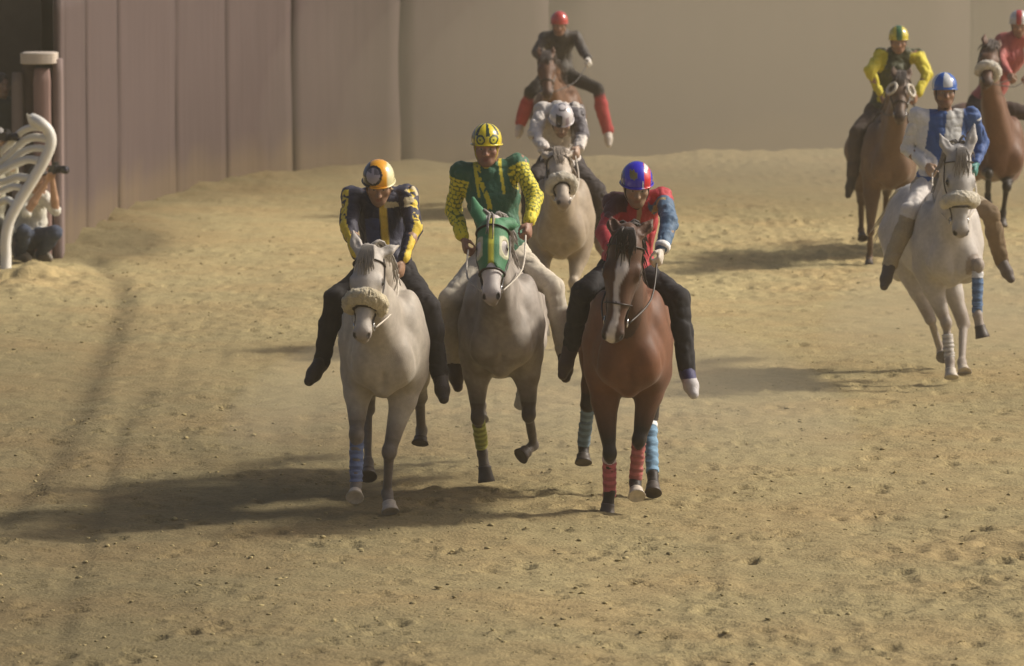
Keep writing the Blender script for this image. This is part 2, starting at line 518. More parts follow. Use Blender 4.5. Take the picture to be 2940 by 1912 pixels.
        for d_, r_, o_ in prof:
            for q_ in range(18):
                an_ = 2 * math.pi * q_ / 18
                hv.append(a0 + ax * d_ + fwd * (o_ + r_ * math.cos(an_) * (1.12 if math.cos(an_) > 0 else .85)) + sd * r_ * math.sin(an_))
        for j_ in range(len(prof) - 1):
            for q_ in range(18): hf_.append([j_ * 18 + q_, j_ * 18 + (q_ + 1) % 18, j_ * 18 + 18 + (q_ + 1) % 18, j_ * 18 + 18 + q_])
        hf_ += [list(range(18))[::-1], [(len(prof) - 1) * 18 + q_ for q_ in range(18)]]
        part("hoof", hv, hf_, (hoofs or {}).get(i, M_HOOF))
    # leg wraps
    for i, t0, t1, cfun, jt in wraps:
        a, kn, ft, toe = bones[i]
        p0, p1 = lerp(kn, ft, t0), lerp(kn, ft, t1)
        g = Field(0.006).cone(lerp(kn, ft, t0) + bk * .008, lerp(kn, ft, t1) + bk * .008, 0.046, 0.042, 0.01).cut(p0, p0 - p1).cut(p1, p1 - p0)
        g.folds.append((0.006, (20, 20, 90), 3))
        v, q = g.mesh(0)
        t = seg_t(v, p0, p1)[0]
        part("leg_wrap", v, q, M_WOOL, cfun(v, t))
    # mane, forelock, tail
    hair = painted_hair
    st = []
    for t in np.linspace(0.02, 0.98, 46):
        b = lerp(crest, midk, t * 2) if t < .5 else lerp(midk, base_k, t * 2 - 1)
        up = A3(0, 0, 0.055 + .03 * t)
        for _ in range(3):
            side = rt * (0.03 + rng.uniform(0, .04)) * (1 if rng.random() < .75 else -1)
            r_ = rng.normal(0, .012, 3)
            pts = [b + up * .6 + r_ * .3, b + up * 1.25 + side * .5 + r_, b + up * .9 + side * 1.3 + bk * .03 + r_, b - A3(0, 0, .0 + rng.uniform(0, .04)) + side * 1.75 + bk * .05 + r_]
            st.append(tube(spline(pts, 6), [.011, .012, .011, .009, .006, .002], 4))
    v, q = merge(st); part("mane", v, q, M_COAT, mane_col(v, mane))
    fl = forelock or mane
    st = []
    for _ in range(4 if hood else 26):
        w = rng.uniform(-.035, .035) * (.4 if hood else 1); ln = rng.uniform(.10, .2)
        pts = [H(-.01, w * .6, -.05), H(-.015, w, .01), H(.05, w * 1.4 + rng.normal(0, .01), .028), H(ln, w * 1.5 + rng.normal(0, .02), .022)]
        st.append(tube(spline(pts, 6), [.009, .01, .01, .008, .005, .002], 4))
    v, q = merge(st); part("forelock", v, q, M_COAT, mane_col(v, fl))
    st = []
    tb = loc(0, 1.86, 1.40)
    for _ in range(60):
        r_ = rng.normal(0, .03, 3); sw = rng.normal(0, .1)
        pts = [tb + r_ * .5, tb + bk * .16 + A3(0, 0, .03) + r_, tb + bk * .40 - A3(0, 0, .10) + r_ * 1.6 + rt * sw * .5, tb + bk * (.7 + rng.uniform(0, .15)) - A3(0, 0, .30 + rng.uniform(0, .15)) + rt * sw + r_ * 2]
        st.append(tube(spline(pts, 7), [.02, .022, .02, .017, .013, .008, .002], 4))
    v, q = merge(st); part("tail", v, q, M_COAT, mane_col(v, tail))
    # hood
    hf = Field(0.010)
    head_ops(hf, H, 0.0, ears=False)
    if hood:
        g = Field(0.007); head_ops(g, H, 0.009, ear=ears, k=.03)
        for s_ in (-1, 1): g.ell(H(0.215, s_ * 0.108, -0.035), (0.058 * H.k, 0.055, 0.05 * H.k), H.M, 0.01, True)
        g.cut(H(0.375, 0, 0), H.L)
        g.ell(H(0.44, 0, 0.0), (0.10, 0.045, 0.07), H.M, 0.01, True)
        v, q = g.mesh(); l = H.inv(v)
        hc = np.tile((0.045, 0.20, 0.085), (len(v), 1))
        hc = mixc(hc, (0.55, 0.52, 0.04), 1 - sstep(np.abs(l[:, 1]), 0.014, 0.022))
        for s_ in (-1, 1):
            e = np.sqrt(((l[:, 0] - .215) / .075) ** 2 + ((l[:, 2] + .035) / .068) ** 2)
            hc = mixc(hc, (0.55, 0.54, 0.35), (1 - sstep(e, 1.0, 1.12)) * (l[:, 1] * s_ > 0.055))
        part("hood", v, q, M_CLOTH, hc)
    # bridle: straps laid on the skin of the head
    off = 0.016 if hood else 0.007
    bm = bridle_mat or M_LEATHER
    def strap(pts, r=0.009, n=26, mat=bm, name="strap"):
        P = spline([H(*p) for p in pts], n); P = hf.project(P, off)
        return tube(P, r, 6, True, .55)
    brid = []
    brid.append(strap([(0.085, -0.12, -0.10), (0.075, -0.07, -0.0), (0.07, 0, 0.02), (0.075, 0.07, -0.0), (0.085, 0.12, -0.10)]))
    for s_ in (-1, 1):
        brid.append(strap([(0.03, s_ * 0.09, -0.10), (0.16, s_ * 0.12, -0.13), (0.30, s_ * 0.1, -0.115), (0.42, s_ * 0.08, -0.10), (0.475, s_ * 0.07, -0.095)]))
    nl = 0.40
    brid.append(strap([(nl, -0.06, -0.16), (nl - .005, -0.1, -0.10), (nl - .01, -0.06, 0.0), (nl - .01, 0, 0.02), (nl - .01, 0.06, 0.0), (nl - .005, 0.1, -0.10), (nl, 0.06, -0.16)]))
    v, q = merge(brid); bo = part("bridle", v, q, bm)
    for s_ in (-1, 1):
        c = H(0.485, s_ * 0.062, -0.10)
        ring = [c + 0.026 * (H.L * math.cos(a) + H.D * math.sin(a)) for a in np.linspace(0, 2 * math.pi, 15)]
        v, q = tube(ring, 0.005, 6, False); part("bit_ring", v, q, M_STEEL, parent=bo)
    if blinkers:
        for s_ in (-1, 1):
            n_ = unit(H.W * s_ * .75 + H.D * .66); e1 = H.L; e2 = np.cross(n_, e1)
            c = H(0.215, s_ * 0.098, -0.018)
            ring = [c + 0.062 * (e1 * math.cos(a) + e2 * math.sin(a)) for a in np.linspace(0, 2 * math.pi, 25)]
            v, q = tube(ring, 0.016, 8, False); part("blinker", v, q, M_ROPE, parent=bo)
    if noseband:
        l0, rr, ncol = noseband
        an = np.linspace(-2.05, 2.05, 26)
        P = [H(l0 + 0.05 * (1 - math.cos(a)) * .6, 0.100 * math.sin(a), -0.075 + 0.088 * math.cos(a)) for a in an]
        g = Field(0.008)
        for i in range(len(P) - 1):
            ra = rr * (0.75 + .25 * math.cos(an[i] * .75)); g.cone(P[i], P[i + 1], ra, ra, 0.015)
        g.folds += [(0.006, 38, 11), (0.008, 105, 12)]
        v, q = g.mesh(0)
        part("fleece_noseband", v, q, M_FLEECE, np.tile(ncol, (len(v), 1)) * (1 + .15 * nz(v, 30)[:, None]), parent=bo)
    HORSES[label] = dict(H=H, loc=loc, root=root, part=part, hd=hd, bk=bk, rt=rt, Y0=Y0, rein_mat=rein_mat or M_LEATHER)
    return HORSES[label]

def mane_col(v, c):
    return np.tile(c, (len(v), 1)) * (1 + .35 * nz(v, 25, 5)[:, None])
painted_hair = None

def reins(hs, hands):
    for s_, hp in zip((-1, 1), hands):
        a = hs['H'](0.485, s_ * 0.07, -0.115)
        n_ = lerp(a, hp, .5) + hs['rt'] * s_ * .05 - A3(0, 0, .05)
        v, q = tube(spline([a, n_, hp, hp - A3(0, 0, .05) + hs['bk'] * .03], 16), 0.0065, 5)
        hs['part']("rein", v, q, hs['rein_mat'])

# ------------------------------------------------------------------ people
def hand_ops(f, wr, hdir, nrm, side, k=0.006, open_=0.0):
    h_ = unit(hdir); n_ = unit(nrm - h_ * (nrm @ h_)); s_ = np.cross(h_, n_) * side
    M = np.array([h_, s_, n_])
    f.ell(wr + h_ * .045, (.048, .040, .019), M, .012)
    for i, (o, ln) in enumerate(((-.030, .88), (-.0105, 1.0), (.010, 1.06), (.0295, .98))):
        p = wr + h_ * (.083 - abs(o) * .12) + s_ * o
        ang = 0.0
        f.cone(wr + h_ * .05 + s_ * o * .9, p, .013, .0115, k)
        for seg, da, r0, r1 in ((.042, 52 - 30 * open_, .0105, .0098), (.026, 68 - 30 * open_, .0098, .009), (.021, 48, .009, .0078)):
            ang += R(da + i * 2)
            q = p + seg * ln * (h_ * math.cos(ang) + n_ * math.sin(ang))
            f.cone(p, q, r0, r1, .003); p = q
    t0 = wr + h_ * .022 + s_ * .030; t1 = t0 + (h_ * .62 + s_ * .5 + n_ * .5) * .042
    t2 = t1 + (h_ * .75 + n_ * .62 - s_ * .12) * .034
    f.cone(t0, t1, .0145, .0122, .008); f.cone(t1, t2, .0118, .009, .003)

class Man: pass
def human_head(f, c, w, fw, u):
    M = np.array([w, fw, u])
    g = lambda a, b, d: c + w * a + fw * b + u * d
    f.ell(g(0, -.01, .02), (.075, .096, .10), M, .02)
    f.ell(g(0, .03, -.05), (.060, .066, .085), M, .03)
    f.ball(g(0, .070, -.112), .027, .025)
    for s_ in (-1, 1):
        f.cone(g(s_ * .05, .0, -.07), g(s_ * .018, .068, -.108), .03, .026, .03)
        f.ball(g(s_ * .043, .058, -.042), .028, .02)
        f.cone(g(s_ * .012, .092, .012), g(s_ * .045, .072, .008), .014, .012, .01)
        f.ell(g(s_ * .031, .098, -.012), (.017, .014, .011), M, .008, True)
        f.ball(g(s_ * .031, .078, -.013), .0125, .003)
        f.ell(g(s_ * .078, -.012, -.022), (.011, .022, .034), M, .01)
        f.ball(g(s_ * .013, .103, -.052), .010, .006)
    f.cone(g(0, .090, .0), g(0, .117, -.046), .010, .0155, .012)
    f.cone(g(-.020, .086, -.078), g(.020, .086, -.078), .0085, .0085, .008)
    f.cone(g(-.017, .086, -.091), g(.017, .086, -.091), .0095, .0095, .006)
    f.cone(g(-.02, .099, -.0845), g(.02, .099, -.0845), .003, .003, .003, None, True)

def skin_cols(V, c, w, fw, u, skin, stubble=.35):
    q = np.stack([(V - c) @ w, (V - c) @ fw, (V - c) @ u], 1)
    col = np.tile(skin, (len(V), 1)) * (1 + .12 * nz(V, 60, 3)[:, None])
    face = (q[:, 1] > .03) & (np.linalg.norm(q, axis=1) < .17)
    b = sstep(-q[:, 2], .06, .085) * face * (np.linalg.norm(q, axis=1) < .17)
    col = mixc(col, np.array(skin) * .45, b * stubble)
    lip = np.exp(-((q[:, 0] / .022) ** 2 + ((q[:, 2] + .085) / .011) ** 2) ** 2) * face
    col = mixc(col, np.array(skin) * A3(.75, .45, .42), lip * .8)
    for s_ in (-1, 1):
        e = np.exp(-(((q[:, 0] - s_ * .031) / .014) ** 2 + ((q[:, 2] + .012) / .008) ** 2) ** 2) * face
        col = mixc(col, (.45, .42, .38), e * .8)
        e = np.exp(-(((q[:, 0] - s_ * .031) / .007) ** 2 + ((q[:, 2] + .012) / .007) ** 2) ** 2) * face
        col = mixc(col, (.02, .012, .008), e)
        br = np.exp(-(((q[:, 0] - s_ * .032) / .02) ** 2 + ((q[:, 2] - .014) / .007) ** 2) ** 2) * face
        col = mixc(col, (.03, .02, .014), br * .9)
    hair = (q[:, 2] > .02 - .5 * np.maximum(0, -q[:, 1] + .0)) & (q[:, 1] < .075) & (np.linalg.norm(q, axis=1) < .16) & (q[:, 2] > -.06)
    col = mixc(col, (.025, .017, .012), hair * .95)
    return col

def person(label, J, face, up, jacket, trousers, shoes, group, h=0.008, skin=(.36, .20, .13), helmet=None, cap=None, glove=None,
           sleeve=1.0, collar=None, cat="person", loose=1.0, hunch=0.05, hem=0.10, barefoot=False, trunk=1.0, jmat=None, cuff=None, strap_col=None, shin=1.0):
    pel, nk, hc = J['pelvis'], J['neck'], J['head']
    org = A3(pel[0], pel[1], pel[2])
    W = unit(J['sh'][1] - J['sh'][0]); U = unit(nk - pel); Fw = unit(np.cross(U, W))
    if Fw @ face < 0: Fw = -Fw
    W = unit(W - U * (W @ U))
    M = np.array([W, Fw, U])
    fw = unit(face); u = unit(up - fw * (up @ fw)); w = np.cross(fw, u)
    if w @ W < 0: w = -w
    chest = lerp(pel, nk, .66) - Fw * hunch * .6; waist = lerp(pel, nk, .3) - Fw * hunch
    sw = np.linalg.norm(J['sh'][1] - J['sh'][0]) / 2
    # --- the body, one continuous surface
    f = Field(h)
    f.ell(pel, (.15, .115, .12), M, .05); f.cone(pel, waist, .125, .12, .05); f.ell(chest, (sw * .82, .105, .17), M, .05)
    f.cone(waist, chest, .12, .12, .05)
    f.cone(nk - U * .02, hc - fw * .025 - u * .06, .058, .052, .03)
    human_head(f, hc, w, fw, u)
    hands = []
    for i, s_ in ((0, -1), (1, 1)):
        sh, el, wr = J['sh'][i], J['el'][i], J['wr'][i]
        f.cone(lerp(nk, sh, .35) - U * .03, sh, .06, .055, .04)
        f.cone(sh, el, .052, .042, .03); f.cone(el, lerp(el, wr, .35), .042, .042, .02); f.cone(lerp(el, wr, .35), wr, .042, .027, .02)
        hdir = J.get('hdir', [None, None])[i]
        if hdir is None: hdir = unit(wr - el) + A3(0, 0, -.3)
        nrm = J.get('palm', [None, None])[i]
        if nrm is None: nrm = -W * s_ + A3(0, 0, -.6)
        hand_ops(f, wr + unit(hdir) * .012, hdir, nrm, 1 if np.cross(unit(hdir), nrm)[2] > 0 else -1)
        hands.append(wr + unit(hdir) * .075 + unit(nrm) * .02)
        hp, kn, an = J['hip'][i], J['kn'][i], J['an'][i]
        f.cone(hp, kn, .078, .052, .04); f.cone(kn, lerp(kn, an, .3), .052, .050, .02); f.cone(lerp(kn, an, .3), an, .050, .033, .02)
        f.cone(an, lerp(an, J['toe'][i], .7), .030, .024, .02)
    V, F = f.mesh()
    col = skin_cols(V, hc, w, fw, u, skin)
    if glove is not None:
        for i in (0, 1):
            d = np.linalg.norm(V - J['wr'][i], axis=1)
            col = mixc(col, glove[i] if isinstance(glove, list) else glove, sstep(.16 - d, 0, .02) * (((V - J['wr'][i]) @ unit(J['wr'][i] - J['el'][i])) > -.02))
    root = mesh_obj("person", V - org, F, M_SKIN, None, col)
    root.location = org
    tag(root, label, cat, group)
    def part(name, V_, F_, mat, col_=None, parent=None):
        return mesh_obj(name, np.asarray(V_) - org, F_, mat, parent or root, col_)
    # --- trousers
    t = .014 * loose
    g = Field(h)
    g.ell(pel, (.165 + t, .125 + t, .125 + t), M, .05); g.cone(pel, waist, .125 + t, .122 + t, .04)
    g.cut(lerp(pel, nk, .28), U)
    for i in (0, 1):
        hp, kn, an = J['hip'][i], J['kn'][i], J['an'][i]
        g.cone(hp, kn, .086 + t, .060 + t, .05); g.cone(kn, lerp(kn, an, .4), .060 + t, .058 + t, .02)
        g.cone(lerp(kn, an, .4), lerp(kn, an, 1.02), (.058 + t) * shin, (.046 + t) * shin, .02)
    g.folds += [(.007 * loose, 9, 21), (.007 * loose, (10, 10, 13), 122), (.004 * loose, (24, 24, 20), 123)]
    v, q = g.mesh()
    part("trousers", v, q, M_WOOL, trousers(v, J, M))
    # --- jacket
    g = Field(h)
    t = .018 * loose
    g.ell(pel + U * .05, (.155 + t, .12 + t, .10), M, .05); g.cone(pel + U * .05, waist, .125 + t, .125 + t, .05)
    g.ell(chest, ((sw * .86 + t) * trunk, .115 + t, .18), M, .05); g.cone(waist, chest, .125 + t, .12 + t, .06)
    g.cone(lerp(pel, nk, .8) - Fw * hunch * .4, nk - U * .03, .10, .068, .04)
    g.cut(pel + U * (hem - .10), -U)
    for i in (0, 1):
        sh, el, wr = J['sh'][i], J['el'][i], J['wr'][i]
        g.cone(lerp(nk, sh, .25) - U * .035, sh - U * .010, .074, .056 + t * .6, .09)
        e2 = lerp(sh, el, 1.0)
        g.cone(sh, el, .056 + t * .6, .048 + t * .6, .04)
        if sleeve >= 1: g.cone(el, lerp(el, wr, .93), .048 + t * .6, .036 + t * .6, .02)
    ax_ = unit(hc - fw * .02 - u * .06 - nk)
    g.cone(nk + ax_ * .015, nk + ax_ * .12, .058, .085, .01, None, True)
    g.folds += [(.006 * loose, 10, 31), (.009 * loose, (13, 13, 12), 132), (.005 * loose, (26, 26, 20), 133)]
    v, q = g.mesh()
    part("jacket", v, q, jmat or M_CLOTH, jacket(v, J, M))
    if collar is not None:
        P = [nk + U * .004 + .066 * (W * math.cos(a) + Fw * math.sin(a) * 1.05) - U * .018 * math.sin(a) for a in np.linspace(0, 2 * math.pi, 25)]
        v, q = tube(P, .017, 8, False); part("collar", v, q, M_CLOTH, np.tile(collar, (len(v), 1)))
    if cuff is not None:
        for i in cuff[1]:
            el, wr = J['el'][i], J['wr'][i]
            v, q = tube([lerp(el, wr, .86), lerp(el, wr, 1.0)], [.052, .047], 14); part("cuff", v, q, M_CLOTH, np.tile(cuff[0], (len(v), 1)))
    # --- shoes
    for i in (0, 1):
        an, toe, kn = J['an'][i], J['toe'][i], J['kn'][i]
        d = unit(toe - an); dn = unit(an - kn)
        heel = an + dn * .045 - d * .035
        g = Field(0.007).cone(an - dn * .03, an + dn * .03, .050, .047, .02).cone(an, lerp(an, toe, .72), .043, .036, .02).cone(heel, an + dn * .035 + d * .10, .042, .047, .03).cone(an + dn * .035 + d * .10, toe + dn * .03, .047, .034, .02)
        v, q = g.mesh()
        part("shoe", v, q, M_CLOTH, shoes(v, an, toe, dn, i))
    # --- headgear
    if helmet is not None:
        M2 = np.array([w, fw, u])
        g = Field(0.0055)
        cc = hc + u * .030 - fw * .006
        g.ell(cc, (.103, .122, .112), M2, .01)
        tilt = unit(-u + fw * .16)
        g.cut(hc + u * .004 + fw * .05, tilt)
        v, q = g.mesh(1)
        l = np.stack([(v - cc) @ w / .103, (v - cc) @ fw / .122, (v - cc) @ u / .112], 1)
        ho = part("helmet", v, q, M_HELM, helmet(l))
        rim = []
        for a in np.linspace(0, 2 * math.pi, 41):
            p = cc + .106 * w * math.cos(a) + .126 * fw * math.sin(a)
            p = p - u * ((p - (hc + u * .004 + fw * .05)) @ tilt) / (u @ tilt)
            rim.append(p + u * .004)
        v, q = tube(rim, .006, 6, False)
        rc = helmet(np.tile(A3(0, 1, 0), (len(v), 1)) * 0 + np.stack([(v - cc) @ w / .103, (v - cc) @ fw / .122, (v - cc) @ u / .112 - .05], 1))
        part("helmet_rim", v, q, M_HELM, rc, ho)
        P = [hc + w * -.074 + fw * .02 + u * .0, hc + w * -.066 + fw * .045 - u * .07, hc + fw * .082 - u * .145, hc + w * .066 + fw * .045 - u * .07, hc + w * .074 + fw * .02]
        v, q = tube(spline(P, 20), .006, 6); part("chin_strap", v, q, M_WOOL, np.tile(strap_col or (.03, .03, .03), (len(v), 1)), ho)
    if cap is not None:
        M2 = np.array([w, fw, u])
        g = Field(0.008).ell(hc + u * .03 - fw * .01, (.085, .106, .105), M2, .01).cut(hc + u * .02, -u)
        g.ell(hc + u * .03 + fw * .12, (.065, .06, .010), M2, .01)
        v, q = g.mesh(); part("cap", v, q, M_WOOL, np.tile(cap, (len(v), 1)))
    return hands, part

def rider(hs, label, S, face, jacket, trousers, shoes, helmet, group="jockeys riding bareback in the race", seat=(0, .80, 1.60), up=(0, 0, 1), tl=.50, **kw):
    """S: photo pixels of the joints; bone lengths fix the depth"""
    loc = hs['loc']; Y0 = hs['Y0']
    J = {}
    J['pelvis'] = pel = loc(*seat)
    J['neck'] = nk = reach(pel, *S['neck'], tl, -1)
    hx = S['head']
    J['head'] = reach(nk, hx[0], hx[1], .17, -1)
    J['sh'] = [at(p[0], p[1], nk[1] + (p[2] if len(p) > 2 else .03)) for p in S['sh']]
    J['el'] = [reach(J['sh'][i], *S['el'][i][:2], .30, S['el'][i][2]) for i in (0, 1)]
    J['wr'] = [reach(J['el'][i], *S['wr'][i][:2], .26, S['wr'][i][2]) for i in (0, 1)]
    J['hip'] = [pel + hs['rt'] * s_ * .10 - A3(0, 0, .03) for s_ in (-1, 1)]
    J['kn'] = [reach(J['hip'][i], *S['kn'][i][:2], .46, S['kn'][i][2]) for i in (0, 1)]
    J['an'] = [reach(J['kn'][i], *S['an'][i][:2], .43, S['an'][i][2]) for i in (0, 1)]
    J['toe'] = [reach(J['an'][i], *S['toe'][i][:2], .17, -1) for i in (0, 1)]
    if 'palm' in S: J['palm'] = S['palm']
    hands, part = person(label, J, A3(*face), A3(*up), jacket, trousers, shoes, group, helmet=helmet, **kw)
    reins(hs, hands)
    return J, part

# ================================================================== THE PLACE
# ------------------------------------------------------------------ line of the boards along the back of the track
WALL = [A3(-4.72, 57.3, 0), A3(-4.68, 61.0, 0), A3(-4.50, 64.7, 0), A3(-3.83, 68.6, 0), A3(-3.3, 70.6, 0), A3(-2.24, 72.5, 0), A3(-0.86, 73.6, 0), A3(2.55, 75.8, 0), A3(7.3, 78.0, 0), A3(13.0, 79.5, 0)]
WP = spline(WALL, 400)
def wall_dist(X, Y):
    best = np.full(X.shape, 1e9)
    for p in WP[::4]:
        best = np.minimum(best, (X - p[0]) ** 2 + (Y - p[1]) ** 2)
    return np.sqrt(best)

# ------------------------------------------------------------------ ground: one sheet, really churned where the camera sees it
def axis_pts(a, b, step, far):
    core = np.arange(a, b + 1e-6, step)
    out = [core]
    r = [b]
    while r[-1] < far: r.append(r[-1] + max(step, (r[-1] - b) * .35 + step))
    l = [a]
    while l[-1] > -far: l.append(l[-1] - max(step, (a - l[-1]) * .35 + step))
    return np.array(l[1:][::-1] + list(core) + r[1:])
gx = axis_pts(-7.0, 7.6, 0.03, 900)
ys = [26.0]
while ys[-1] < 84: ys.append(ys[-1] + .022 * (ys[-1] / 28.0) ** 1.3)
yr = [ys[-1]]
while yr[-1] < 1400: yr.append(yr[-1] + max(.1, (yr[-1] - 84) * .35 + .1))
yl = [26.0]
while yl[-1] > -200: yl.append(yl[-1] - max(.05, (26 - yl[-1]) * .35 + .05))
gy = np.array(yl[1:][::-1] + ys + yr[1:])
GX, GY = np.meshgrid(gx, gy, indexing='ij')
GZ = np.zeros_like(GX)
core = (np.abs(GX) < 8.5) & (GY > 24) & (GY < 86)
cx_, cy_ = GX[core], GY[core]
hgt = .025 * noise2(cx_ * .35, cy_ * .25, 1) + .012 * noise2(cx_ * 1.3, cy_ * .9, 2) + .008 * noise2(cx_ * 4, cy_ * 3.4, 3) + .0065 * noise2(cx_ * 11, cy_ * 10, 4)
rough = sstep(noise2(cx_ * .35 + 3, cy_ * .16, 9), -.5, .6)
rk = sstep(noise2(cx_ * .5 + 9, cy_ * .07, 15), -.35, .3) * (1 - sstep(cy_, 44, 56))
hgt += rk * .006 * noise2((cx_ + .035 * (cy_ - 30) * np.sign(-cx_) * np.minimum(1, np.abs(cx_) / 2)) * 9, cy_ * .35, 16)
rg = sstep(noise2(cx_ * .7 + 5, cy_ * .22, 17), -.35, .45) * (.35 + .65 * sstep(cx_, -2.5, 1.5))
hgt += rg * .030 * (.35 - np.abs(noise2(cx_ * 6.5, cy_ * 4.2, 18))) + rg * .017 * (.35 - np.abs(noise2(cx_ * 15, cy_ * 10, 19)))
hgt += rough * (.011 * np.abs(noise2(cx_ * 7, cy_ * 6.5, 6)) - .004)
# the heap of loose soil by the railing, the bank along the foot of the boards
heap = np.exp(-((cx_ + 4.85) / .75) ** 2 - ((cy_ - 54.0) / 1.6) ** 2)
hgt += heap * (.10 + .10 * noise2(cx_ * 3.2, cy_ * 2, 12) + .05 * noise2(cx_ * 9, cy_ * 6, 13))
wd = wall_dist(cx_, cy_)
hgt += .06 * np.exp(-(wd / .75) ** 2) * (1 + .9 * noise2(cx_ * 1.5, cy_ * 1.2, 14)) * 1.0
GZ[core] = hgt
# wheel ruts left by the grader
RUT = [[ground_at(*p)[:2] for p in L] for L in ([(268, 748), (318, 800), (352, 860), (325, 950), (258, 1080), (205, 1190), (140, 1320), (-20, 1500)], [(430, 1130), (345, 1240), (290, 1420), (190, 1720), (150, 1900)])]
rutw = np.zeros(cx_.shape)
for L, dep, wid in zip(RUT, (.030, .014), (.13, .07)):
    for a, b in zip(L[:-1], L[1:]):
        ab = b - a; t = np.clip(((cx_ - a[0]) * ab[0] + (cy_ - a[1]) * ab[1]) / (ab @ ab), 0, 1)
        d2 = (cx_ - a[0] - t * ab[0]) ** 2 + (cy_ - a[1] - t * ab[1]) ** 2
        g_ = np.exp(-d2 / wid ** 2)
        rutw = np.maximum(rutw, g_ * dep / .03)
hgt2 = GZ[core] - .03 * rutw
GZ[core] = hgt2
# hoof prints with thrown-up rims
for _ in range(4200):
    y0 = 27 + 52 * rng.random() ** 1.3; x0 = rng.uniform(-1, 1) * min(7.2, y0 * .105 + .4)
    den = sstep(np.array([noise2(np.array([x0 * .35 + 3]), np.array([y0 * .16]), 9)[0]]), -.6, .5)[0]
    if rng.random() > .25 + .75 * den: continue
    r_ = rng.uniform(.020, .060); dp = r_ * rng.uniform(.15, .36)
    i0, i1 = np.searchsorted(gx, [x0 - 3 * r_, x0 + 3 * r_]); j0, j1 = np.searchsorted(gy, [y0 - 3 * r_, y0 + 3 * r_])
    xx, yy = GX[i0:i1, j0:j1] - x0, GY[i0:i1, j0:j1] - y0
    rr = np.sqrt(xx ** 2 + (yy * .8) ** 2) / r_
    GZ[i0:i1, j0:j1] += dp * (-np.exp(-rr ** 4 * 1.2) + .55 * np.exp(-((rr - 1.35) / .35) ** 2) * (1 + .8 * np.sign(yy) * np.minimum(1, np.abs(yy) / r_)))
def gz(x, y):
    i = min(max(np.searchsorted(gx, x), 1), len(gx) - 1); j = min(max(np.searchsorted(gy, y), 1), len(gy) - 1)
    return GZ[i, j]
nx_, ny_ = GX.shape
I = np.arange(nx_ * ny_).reshape(nx_, ny_)
gF = np.stack([I[:-1, :-1], I[1:, :-1], I[1:, 1:], I[:-1, 1:]], -1).reshape(-1, 4)
gV = np.stack([GX, GY, GZ], -1).reshape(-1, 3)
damp_shade = np.zeros_like(GX)
damp_shade[core] = np.clip(.85 * np.exp(-(wd / 1.15) ** 2) * sstep(cx_, -5.4, -4.7) * (1 - sstep(cx_, -1.0, 2.0)) + .5 * rutw, 0, 1)  # soil darker along the foot of the boards and in the ruts
soil_base = np.array((.42, .345, .176)); wet_shade = np.array((.18, .148, .078))  # base soil, and the dark tone also used for painted shade
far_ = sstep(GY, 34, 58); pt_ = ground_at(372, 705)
damp_shade = damp_shade + .9 * np.exp(-((GX - pt_[0]) / .38) ** 2 - ((GY - pt_[1]) / 1.7) ** 2)  # wall shadow at the left, painted into the soil colour
damp_shade = np.clip(damp_shade + .46 * (1 - far_) + .46 * (1 - sstep(GX + .055 * (GY - 30), -2.2, .6)) * sstep(60 - GY, 0, 20), 0, 1)  # light falling off towards the near and left track, painted as darker soil
gcol = soil_base * (1 - damp_shade.reshape(-1, 1)) + wet_shade * damp_shade.reshape(-1, 1)

mg, N, L, b = new_mat("track soil")
at_ = N.new("ShaderNodeAttribute"); at_.attribute_name = "col"
tc = N.new("ShaderNodeTexCoord")
def gnoise(sc, det=5, sx=1.0):
    mp = N.new("ShaderNodeMapping"); mp.inputs["Scale"].default_value = (1, sx, 1); L.new(tc.outputs["Object"], mp.inputs[0])
    n_ = N.new("ShaderNodeTexNoise"); n_.inputs["Scale"].default_value = sc; n_.inputs["Detail"].default_value = det
    L.new(mp.outputs[0], n_.inputs["Vector"]); return n_
def mrange(n_, a, b_, c, d):
    m_ = N.new("ShaderNodeMapRange"); m_.inputs[1].default_value = a; m_.inputs[2].default_value = b_; m_.inputs[3].default_value = c; m_.inputs[4].default_value = d
    L.new(n_.outputs[0], m_.inputs[0]); return m_
m1 = mrange(gnoise(.30, 4, .5), .3, .7, .90, 1.10); m2 = mrange(gnoise(3.0, 6), .25, .75, .90, 1.10); m3 = mrange(gnoise(28, 4), .3, .7, .84, 1.15)
mm = N.new("ShaderNodeMath"); mm.operation = 'MULTIPLY'; L.new(m1.outputs[0], mm.inputs[0]); L.new(m2.outputs[0], mm.inputs[1])
mm2 = N.new("ShaderNodeMath"); mm2.operation = 'MULTIPLY'; L.new(mm.outputs[0], mm2.inputs[0]); L.new(m3.outputs[0], mm2.inputs[1])
vm = N.new("ShaderNodeVectorMath"); vm.operation = 'MULTIPLY'; L.new(at_.outputs["Color"], vm.inputs[0]); L.new(mm2.outputs[0], vm.inputs[1])
hue = N.new("ShaderNodeMixRGB"); hue.blend_type = 'MULTIPLY'; hue.inputs[2].default_value = (1.04, .965, .93, 1)
hm = mrange(gnoise(.8, 3), .4, .65, 0, 1); L.new(hm.outputs[0], hue.inputs[0]); L.new(vm.outputs[0], hue.inputs[1])
L.new(hue.outputs[0], b.inputs["Base Color"])
b.inputs["Roughness"].default_value = .95; b.inputs["Specular IOR Level"].default_value = .15
bp = N.new("ShaderNodeBump"); bp.inputs["Strength"].default_value = .7; bp.inputs["Distance"].default_value = .02
L.new(gnoise(45, 5).outputs["Fac"], bp.inputs["Height"]); L.new(bp.outputs[0], b.inputs["Normal"])
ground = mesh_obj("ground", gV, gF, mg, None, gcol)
ground['kind'] = "structure"

